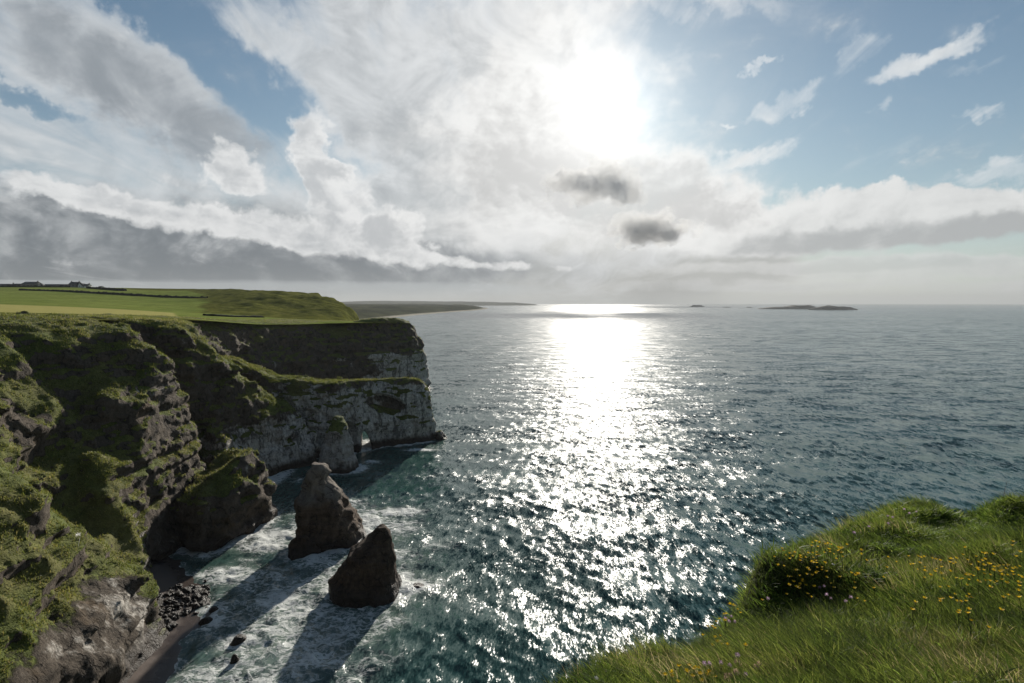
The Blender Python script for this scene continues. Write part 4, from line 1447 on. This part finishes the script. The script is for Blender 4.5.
YEL += [(a + random.gauss(0, 14), b + abs(random.gauss(0, 9))) for a, b in list(YEL)[::2]]
YEL += [(560 + a / 5.69, 600 + b / 5.69) for a, b in ((850, 385), (790, 385), (705, 420), (830, 405), (740, 385), (980, 40), (940, 95), (860, 160), (880, 270), (930, 185), (700, 465), (820, 460), (640, 395), (760, 445), (825, 235))]
PINK = [(680 + a / 3.73, 500 + b / 3.73) for a, b in ((523, 312), (522, 325), (548, 375), (565, 355), (637, 367), (333, 387), (160, 595), (233, 585), (120, 625), (225, 640), (190, 450), (170, 465))]
PINK += [(840 + a / 3.364, 480 + b / 3.364) for a, b in ((165, 115), (185, 128), (228, 112), (260, 100), (90, 160), (40, 188), (35, 398), (152, 145), (232, 120))]
PINK += [(560 + a / 5.69, 600 + b / 5.69) for a, b in ((930, 340), (870, 380), (940, 140), (985, 75))]
DRY = [(680 + a / 3.73, 500 + b / 3.73) for a, b in ((285, 610), (300, 610), (205, 600), (215, 615), (195, 640), (165, 665), (180, 650), (210, 650), (238, 610))]
WHITE = [(831, 563.5), (596, 675)]


def scatter(name, kind, mats, pts, stem, r, label, cat, group, nvar=3):
    mes = []
    for k in range(nvar):
        me = flower_mesh(name, kind, stem * (0.85 + 0.15 * k), r * (0.9 + 0.12 * k), 40 + k)
        for m_ in mats: me.materials.append(m_)
        mes.append(me)
    for i, (px, py) in enumerate(pts):
        x, y = drop_px(px, py, stem)
        o = bpy.data.objects.new(name, mes[i % nvar]); COL.objects.link(o)
        o.location = (x, y, float(fg_z(np.array([x]), np.array([y]))[0]))
        o.rotation_euler = (random.uniform(-.15, .15), random.uniform(-.15, .15), random.uniform(0, 6.28))
        s_ = random.uniform(0.85, 1.15); o.scale = (s_, s_, 1.0)
        tag(o, label, cat, group)


scatter('yellow_flower', 'daisy', [M_STEM, M_YEL], YEL, 0.19, 0.0135, 'small yellow wildflower in the grass of the cliff edge', 'flower', 'yellow wildflowers on the cliff edge')
scatter('pink_flower', 'globe', [M_STEM, M_PINK], PINK, 0.20, 0.0125, 'round pink flower head on a thin stem in the cliff edge grass', 'flower', 'pink flower heads on the cliff edge')
scatter('dried_flower', 'globe', [M_STEM, M_DRY], DRY, 0.14, 0.017, 'faded brownish flower head in the clump at the bottom of the cliff edge', 'flower', 'faded flower heads on the cliff edge', 2)
for (px, py), lab in zip(WHITE, ('single white flower beside the yellow flowers of the dark hummock', 'single white flower at the lower left tip of the grassy edge')):
    scatter('white_flower', 'daisy', [M_STEM, M_WHITE], [(px, py)], 0.15, 0.015, lab, 'flower', None, 1)
for (px, py), lab in zip(((621, 648), (1002, 487)), ('thin reddish seed stalk rising above the lower left grass edge', 'thin reddish seed stalk against the sea at the upper right edge')):
    x, y = drop_px(px, py + 14, 0.05)
    me = flower_mesh('seed_stalk', 'spike', 0.30, 0.007, 3)
    me.materials.append(M_RED); me.materials.append(M_RED)
    o = add_obj('seed_stalk', me); o.location = (x, y, float(fg_z(np.array([x]), np.array([y]))[0]))
    tag(o, lab, 'seed stalk')

# pale flowering stalk on the bench of the near cliff
V, Q, N, g = land['grassy_cliff']
ry = ray(78, 546)
tt = np.arange(50, 110, 0.05)
sel = V[(V[:, 1] > 55) & (V[:, 1] < 100)]
best = None
ppx = 512 + 569 * (sel[:, 0] / (sel[:, 1] * CP - (sel[:, 2] - CAM_Z) * SP))
ppy = 341.5 - 569 * ((sel[:, 1] * SP + (sel[:, 2] - CAM_Z) * CP) / (sel[:, 1] * CP - (sel[:, 2] - CAM_Z) * SP))
c_ = np.nonzero((np.abs(ppx - 78) < 1.5) & (np.abs(ppy - 546) < 1.5))[0]
if len(c_):
    i = c_[np.argmin(sel[c_, 1])]
    me = flower_mesh('flowering_stalk', 'globe', 1.3, 0.28, 6)
    me.materials.append(M_WHITE); me.materials.append(M_WHITE)
    o = add_obj('flowering_stalk', me); o.location = tuple(float(v) for v in sel[i])
    for v in me.vertices:
        if v.co.z < 1.0: v.co.x *= 14; v.co.y *= 14
    tag(o, 'pale stalk with a white head on the green bench of the near cliff', 'plant')


# ------------------------------------------------------------------ grey cloudlets below the sun, whose shade lies on the far water
def cloudlet(lobes, base, label, seed):
    """lobes: px, py, half width px, half height px, distance; a real cloud of drops far out over the sea"""
    E_ = []
    for px, py, rx, ry, Y in lobes:
        x, y, z = at_y(px, py, Y)
        E_.append((x, y, z, rx * Y / F_PX, rx * Y / F_PX * 1.8, ry * Y / F_PX))
    E_ = np.array(E_)
    c = E_[:, :3].mean(0)
    lo = (E_[:, :3] - E_[:, 3:] * 1.5).min(0); hi = (E_[:, :3] + E_[:, 3:] * 1.5).max(0)
    h = base
    ax = [np.arange(a, b + h, h) for a, b in zip(lo, hi)]
    x, y, z = np.meshgrid(*ax, indexing='ij')
    f = np.full(x.shape, 9.0)
    for ex, ey, ez, ra, rb, rc in E_:
        r = np.sqrt(((x - ex) / ra) ** 2 + ((y - ey) / rb) ** 2 + ((z - ez) / rc) ** 2)
        f = np.minimum(f, r)
    L = E_[:, 3].mean()
    f = f - 1 + 1.7 * fbm(x / L * 1.5 + seed, y / L * 1.1, z / L * 1.9, 6, 0.66) + 0.12
    f[0] = f[-1] = 3; f[:, 0] = f[:, -1] = 3; f[:, :, 0] = f[:, :, -1] = 3
    V, Q = surface_nets(np.clip(f, -3, 3).astype(np.float32), np.zeros(3), 1.0)
    V = V * h + (lo - c)
    o = add_obj('cloud', quads('cloud', V.astype(np.float32), Q), [M_CLOUD])
    o.location = c
    tag(o, label, 'cloud')


M_CLOUD = bpy.data.materials.new('cloud_drops'); M_CLOUD.use_nodes = True
_ct = NT(M_CLOUD.node_tree)
_v = _ct.node('ShaderNodeVolumePrincipled')
_v.inputs['Color'].default_value = (0.97, 0.97, 0.97, 1); _v.inputs['Density'].default_value = 0.0018; _v.inputs['Anisotropy'].default_value = 0.2
_ct.output(E(_ct, _v.outputs[0]), sock='Volume')
cloudlet([(596, 185, 36, 15, 6000), (568, 180, 22, 10, 6400), (624, 194, 22, 10, 5600), (602, 172, 20, 10, 6900)], 17, 'ragged grey cloudlet directly below the sun', 2)
cloudlet([(648, 231, 30, 13, 10600), (632, 225, 20, 9, 11200), (666, 235, 20, 9, 10000)], 26, 'small dark cloudlet lower right of the sun, above the bright sea', 7)

# ------------------------------------------------------------------ sky
w = bpy.data.worlds.new('World'); scene.world = w
w.use_nodes = True
t = NT(w.node_tree)
D = E(t, t.node('ShaderNodeTexCoord').outputs['Generated'])
dx_, dy_, dz_ = t.sep(D)
sky = t.node('ShaderNodeTexSky', sky_type='NISHITA')
sky.sun_disc = False
sky.sun_elevation = R(SUN_EL); sky.sun_rotation = R(SUN_AZ)
sky.altitude = 50; sky.air_density = 1.0; sky.dust_density = 0.2; sky.ozone_density = 2.0
SKY_K = 0.050
half = (0.5, 0.5, 0.5)
el = t.m('MULTIPLY', t.m('ARCSINE', t.m('MAXIMUM', t.m('MINIMUM', dz_, 1.0), 0.0)), 57.29578)
az = t.m('MULTIPLY', t.m('ARCTAN2', dx_, dy_), 57.29578)
q = t.xyz(az, el, 0)
zz = t.m('MAXIMUM', dz_, 0.0) + 0.12
deck = t.xyz(dx_ / zz, dy_ / zz, 0)                     # a cloud deck seen in perspective
sunv = (math.sin(R(SUN_AZ)) * math.cos(R(SUN_EL)), math.cos(R(SUN_AZ)) * math.cos(R(SUN_EL)), math.sin(R(SUN_EL)))
tosun = t.vm('NORMALIZE', t.vm('SUBTRACT', (SUN_AZ, SUN_EL + 6, 0), q))
w1r, w1g, _z = t.sepc(t.noise2(q, 0.09, 2, 0.5, 0, 'Color'))
w2r, w2g, _z = t.sepc(t.noise2(q, 0.38, 4, 0.6, 0, 'Color'))
AZW = t.m('MULTIPLY_ADD', w1r - 0.5, 7.0, t.m('MULTIPLY_ADD', w2r - 0.5, 4.6, az))
wk = t.map(el, 0.0, 14.0, 0.12, 1.0)
ELW = t.m('MULTIPLY_ADD', (w1g - 0.5) * wk, 4.0, t.m('MULTIPLY_ADD', (w2g - 0.5) * wk, 3.4, el))


def billow(vec, scale):
    n = t.node('ShaderNodeTexVoronoi', feature='F1', normalize=True, voronoi_dimensions='2D')
    t.put(n.inputs['Vector'], vec); t.put(n.inputs['Scale'], scale)
    n.inputs['Detail'].default_value = 3.0; n.inputs['Roughness'].default_value = 0.55; n.inputs['Lacunarity'].default_value = 2.2
    return 1.0 - E(t, n.outputs['Distance']) * 1.6


bsc = t.xyz(t.m('MULTIPLY_ADD', w2r - 0.5, 0.44, az * 0.20), t.m('MULTIPLY_ADD', w2g - 0.5, 0.48, el * 0.30), 0)
B1 = billow(bsc, 1.0)
B2 = billow(t.vm('ADD', bsc, t.vm('MULTIPLY', tosun, (0.17, 0.17, 0))), 1.0)
embB = B1 - B2
qs = t.mapping(q, scale=(0.13, 0.21, 1))
n_q = t.noise2(qs, 1.0, 8, 0.6, 0.4)
n_q2 = t.noise2(t.vm('ADD', qs, t.vm('MULTIPLY', tosun, (0.18, 0.18, 0))), 1.0, 6, 0.58, 0.4)
emb = n_q - n_q2
n_i = t.noise2(t.mapping(q, scale=(0.09, 0.20, 1)), 1.0, 6, 0.55, 0.5)
# fibrous high cloud, combed from lower right to upper left
dk = t.mapping(deck, rot=(0, 0, R(24)), scale=(1.0, 0.42, 1))
n_deck = t.noise2(dk, 0.9, 9, 0.55, 0.9)
n_fib = t.noise2(t.mapping(deck, rot=(0, 0, R(24)), scale=(3.6, 0.8, 1)), 1.0, 8, 0.62, 0.9)




def madd(a, k, b):
    return t.m('MULTIPLY_ADD', a, k, b)


def blobs(items, src=None, noise=()):
    """sum of soft ellipses in azimuth and elevation, roughened by noise"""
    A, B = src or (AZW, ELW)
    s = None
    for px, py, rx, ry, rot, am in items:
        a0, e0 = sky_dir(px, py)
        ra = abs(sky_dir(px + rx, py)[0] - sky_dir(px - rx, py)[0]) / 2
        re = abs(sky_dir(px, py + ry)[1] - sky_dir(px, py - ry)[1]) / 2
        c, n = math.cos(R(rot)), math.sin(R(rot))
        u = madd(A, c / ra, madd(B, n / ra, -(a0 * c + e0 * n) / ra))
        v = madd(A, -n / re, madd(B, c / re, (a0 * n - e0 * c) / re))
        r2 = madd(u, u, v * v)
        f = t.map(r2, 0.0, 3.6, am, 0.0)
        s = f if s is None else s + f
    for nz_, k in noise:
        s = madd(nz_, k, s - 0.5 * k)
    return s


def over(col, cloud, alpha):
    return t.mix(alpha, col, cloud)


ang = t.m('ARCCOSINE', t.m('MINIMUM', t.dot(D, sunv), 1.0)) * 57.29578
g_wide = t.m('EXPONENT', ang * (-1 / 15.0))
g_mid = t.m('EXPONENT', ang * (-1 / 6.0))
g_core = t.m('EXPONENT', t.m('POWER', ang * (1 / 2.6), 1.3) * -1.0)
near = t.map(ang, 34.0, 4.0)                             # forward-scattered light gathers round the sun


def cloud(col, d, a0, a1, k0, k1, edge, core, edge_sun, core_sun, e, ek, amax):
    """thin cloud is bright, thick cloud grey; both brighten towards the sun"""
    al = t.map(d, a0, a1) * amax
    th = t.map(madd(e, -ek * 1.3, madd(n_i, 0.9, d - 0.45)), k0 - 0.25, k1 + 0.35)
    c = t.mix(near, t.mix(th, edge, core), t.mix(th, edge_sun, core_sun))
    return over(col, c, al)


# air: the physical sky, whiter close to the horizon
air = t.mix(1.0, E(t, sky.outputs[0]), (SKY_K * 0.84, SKY_K * 0.99, SKY_K * 0.98), 'MULTIPLY')
hz = t.m('EXPONENT', el * (-1 / 7.5))
col = t.mix(hz * 0.96, air, (0.43, 0.45, 0.45))
# pale layers low down on the right, grey-beige showers under the sun
d = blobs([(560, 262, 170, 34, 0, 1.2), (680, 272, 90, 16, 0, .5), (300, 270, 160, 26, 0, .6)], noise=((n_q, 0.6), ))
col = cloud(col, d, 0.1, 1.0, 0.2, 1.3, (0.42, 0.42, 0.41), (0.27, 0.275, 0.275), (0.45, 0.445, 0.43), (0.315, 0.31, 0.30), emb, 1.0, 0.9)
d = blobs([(790, 266, 140, 5, 0, .7), (930, 270, 110, 7, 0, .7), (720, 284, 130, 5, 0, .6), (900, 288, 160, 5, 0, .5), (870, 262, 60, 10, 0, .5)], noise=((n_q, 1.1), (B1, 0.6), ))
col = cloud(col, d, 0.2, 0.9, 0.4, 1.2, (0.52, 0.525, 0.52), (0.40, 0.41, 0.41), (0.55, 0.55, 0.54), (0.42, 0.42, 0.41), embB, 0.8, 0.7)
# high veil with blue gaps
d = blobs([(450, 70, 130, 110, 0, 1.15), (60, 20, 140, 50, -25, 1.0), (330, 60, 80, 70, -30, .65), (540, 220, 150, 60, 0, .9), (60, 150, 190, 70, 0, 1.1), (400, 200, 130, 50, 0, .8), (560, 60, 70, 70, 0, .6), (690, 0, 60, 8, -8, .5)])
gaps = blobs([(175, 22, 52, 24, -36, 1.0), (240, 75, 45, 22, -45, .6), (285, 130, 70, 34, -38, 1.1), (372, 165, 30, 14, -20, .8), (12, 93, 32, 8, -8, .9), (395, 20, 16, 34, -30, .45), (300, 10, 40, 14, -20, .5), (545, 12, 60, 16, -10, .4)])
d = madd(n_deck, 2.0, d - gaps - 1.6)
d = madd(n_fib, 1.5, madd(n_q, 0.4, d - 0.4))
col = cloud(col, d, 0.0, 1.5, 0.9, 2.2, (0.48, 0.50, 0.515), (0.27, 0.29, 0.31), (0.56, 0.565, 0.565), (0.345, 0.355, 0.36), emb + (n_deck - 0.5) * 0.5 + (n_fib - 0.5) * 0.35, 2.4, 0.93)
# grey cloud upper left: a soft dark streak under a pale edge
d = blobs([(150, 100, 95, 34, -30, 1.1), (60, 50, 90, 24, -36, .7), (215, 145, 45, 22, -15, .6), (95, 193, 60, 10, 0, .8), (10, 192, 40, 10, 0, .8)], noise=((n_deck, 0.8), (n_q, 0.7), ))
col = cloud(col, d, 0.0, 1.5, 0.3, 1.7, (0.36, 0.385, 0.41), (0.185, 0.21, 0.235), (0.48, 0.49, 0.50), (0.24, 0.26, 0.28), emb, 2.0, 0.85)
# low grey bank on the left: soft and dark below, billowing and pale along its crest
d = blobs([(60, 262, 210, 36, 0, 1.4), (220, 250, 150, 34, 2, 1.15), (330, 264, 130, 22, 0, 1.0), (60, 222, 130, 16, -4, .6), (450, 268, 110, 18, 0, .55)], noise=((n_q, 0.6), (B1, 0.35), ))
up_ = t.map(el + (n_q - 0.5) * 9.0 + (B1 - 0.5) * 4.0, 2.5, 12.0)
al = t.map(d, -0.05, 1.15) * 0.97
c = t.mix(t.map(madd(n_i, 1.1, up_ * 0.8 + embB * 0.5 + emb * 1.3 + near * 0.3), 0.35, 1.75), (0.105, 0.122, 0.14), (0.39, 0.405, 0.415))
col = over(col, c, al)
# brighter sky right at the horizon, left
a = t.map(blobs([(60, 287, 330, 4, 0, 1.0), (330, 290, 200, 7, 0, .9)], (az, el), noise=((n_q, 0.6), )), 0.2, 0.9)
col = over(col, (0.36, 0.385, 0.40), a * 0.6)
# white cumulus puffs and the crest of the bank
d = blobs([(228, 170, 26, 18, 0, 1.0), (240, 180, 40, 12, 0, .5), (322, 156, 17, 32, 16, 1.35), (340, 190, 24, 16, 0, .8), (402, 240, 26, 18, -14, 1.5), (330, 238, 60, 15, -6, .95), (250, 228, 60, 12, -10, .85), (150, 212, 70, 12, -14, .85), (80, 196, 60, 10, -8, .6), (462, 261, 22, 5, -6, .85), (508, 266, 18, 4, 0, .7), (360, 218, 30, 14, 0, .7), (565, 270, 12, 3, 0, .7)], noise=((B1, 0.9), (n_q, 0.6), ))
col = cloud(col, d, 0.3, 1.05, 0.8, 1.9, (0.59, 0.595, 0.595), (0.38, 0.395, 0.41), (0.63, 0.63, 0.625), (0.38, 0.385, 0.39), embB * 0.7 + emb, 2.2, 0.92)
# right bank: long cloud, white above with a grey belly
rb_ = [(720, 236, 70, 16, 0, .9), (800, 224, 80, 17, 4, 1.05), (890, 222, 100, 18, 5, 1.15), (990, 212, 90, 18, 8, 1.15), (705, 212, 40, 18, 0, .9), (862, 203, 40, 10, 0, .7)]
d = blobs(rb_, noise=((n_q, 0.7), (B1, 0.55), ))
belly = blobs([(900, 238, 120, 11, 3, 1.0), (1000, 226, 80, 13, 7, 1.0), (800, 242, 60, 7, 0, .6)], noise=((n_q, 0.6), ))
c = t.mix(t.map(madd(n_i, 0.7, belly - embB * 0.9 - emb * 2.2), -0.1, 2.1), t.mix(near, (0.56, 0.565, 0.56), (0.64, 0.64, 0.63)), (0.31, 0.32, 0.325))
col = over(col, c, t.map(d, 0.15, 1.0) * 0.95)
# small fair-weather clouds, upper right
d = blobs([(948, 56, 46, 10, 16, 1.1), (865, 52, 24, 13, 32, .8), (757, 166, 44, 8, 6, 1.15), (800, 104, 28, 10, 16, .85), (768, 61, 13, 5, 22, 1.0), (975, 108, 22, 6, 16, .7), (985, 172, 46, 9, 8, 1.05), (742, 127, 8, 3, 0, .8), (845, 30, 20, 8, 20, .4), (1010, 60, 30, 5, 10, .3), (900, 110, 10, 4, 20, .5)], noise=((n_q, 0.6), (n_fib, 1.7), (B1, 0.4), ))
col = cloud(col, d, 0.1, 1.6, 0.9, 1.9, (0.58, 0.595, 0.60), (0.46, 0.48, 0.49), (0.62, 0.625, 0.62), (0.50, 0.51, 0.51), embB, 1.0, 0.9)
# cumulus below and left of the sun, lit from behind
d = blobs([(540, 100, 46, 70, -12, .85), (648, 100, 44, 60, 10, .42), (500, 150, 80, 46, 0, .8), (590, 180, 90, 22, -4, 1.0), (650, 205, 80, 22, -4, 1.0), (560, 225, 110, 20, 0, .8), (720, 215, 40, 14, -10, .6)], noise=((n_q, 0.9), (B1, 0.6), ))
col = cloud(col, d, 0.15, 1.1, 0.7, 1.9, (0.58, 0.58, 0.575), (0.36, 0.365, 0.37), (0.62, 0.62, 0.61), (0.40, 0.40, 0.395), embB * 0.7 + emb, 2.0, 0.85)
# glare of the hazy air, veiled unevenly by cloud
gl = (g_wide * 0.10 + g_mid * 0.27 + g_core * (n_fib * 0.5 + n_q * 0.6 + B1 * 0.15))
gn = t.node('ShaderNodeCombineColor')
for i_, k_ in enumerate((1.0, 0.985, 0.955)): t.put(gn.inputs[i_], gl * k_)
col = t.mix(1.0, col, E(t, gn.outputs[0]), 'ADD')
bg = t.node('ShaderNodeBackground')
t.put(bg.inputs[0], col); bg.inputs[1].default_value = 1.0
t.output(E(t, bg.outputs[0]), 'ShaderNodeOutputWorld')
w.cycles.sampling_method = 'MANUAL'; w.cycles.sample_map_resolution = 1024

# ------------------------------------------------------------------ sun
sl = bpy.data.lights.new('sun', 'SUN'); sl.energy = 5.0; sl.angle = R(1.0); sl.color = (1.0, 0.94, 0.84)
so = bpy.data.objects.new('sun', sl); COL.objects.link(so)
so.rotation_euler = Vector(sunv).to_track_quat('Z', 'Y').to_euler()

# ------------------------------------------------------------------ haze
HAZE = 0.5 / 8500
if HAZE > 0:
    hm = bpy.data.materials.new('sea_haze'); hm.use_nodes = True
    ht = NT(hm.node_tree)
    v = ht.node('ShaderNodeVolumePrincipled')
    v.inputs['Color'].default_value = (0.50, 0.52, 0.535, 1)
    v.inputs['Density'].default_value = HAZE
    v.inputs['Anisotropy'].default_value = 0.2
    ht.output(E(ht, v.outputs[0]), sock='Volume')
    ho = add_obj('haze', box_me('haze', (-26000, -3000, -5), (26000, 26000, 330)), [hm])
    tag(ho, kind='stuff')

# ------------------------------------------------------------------ camera and render settings
cam = bpy.data.cameras.new('camera'); cam.lens = F_PX / 1024 * 36; cam.sensor_width = 36
cam.clip_start = 0.1; cam.clip_end = 100000
co = bpy.data.objects.new('camera', cam); COL.objects.link(co)
co.location = (0, 0, CAM_Z); co.rotation_euler = (math.pi / 2 - PITCH, 0, 0)
scene.camera = co
scene.view_settings.view_transform = 'Standard'; scene.view_settings.look = 'None'
scene.view_settings.exposure = 0.45; scene.view_settings.gamma = 1.0
scene.render.engine = 'CYCLES'
cy = scene.cycles
cy.use_denoising = True
cy.max_bounces = 6; cy.diffuse_bounces = 2; cy.glossy_bounces = 3; cy.transmission_bounces = 2; cy.volume_bounces = 0
cy.sample_clamp_indirect = 6.0; cy.sample_clamp_direct = 2.1
cy.caustics_reflective = False; cy.caustics_refractive = False
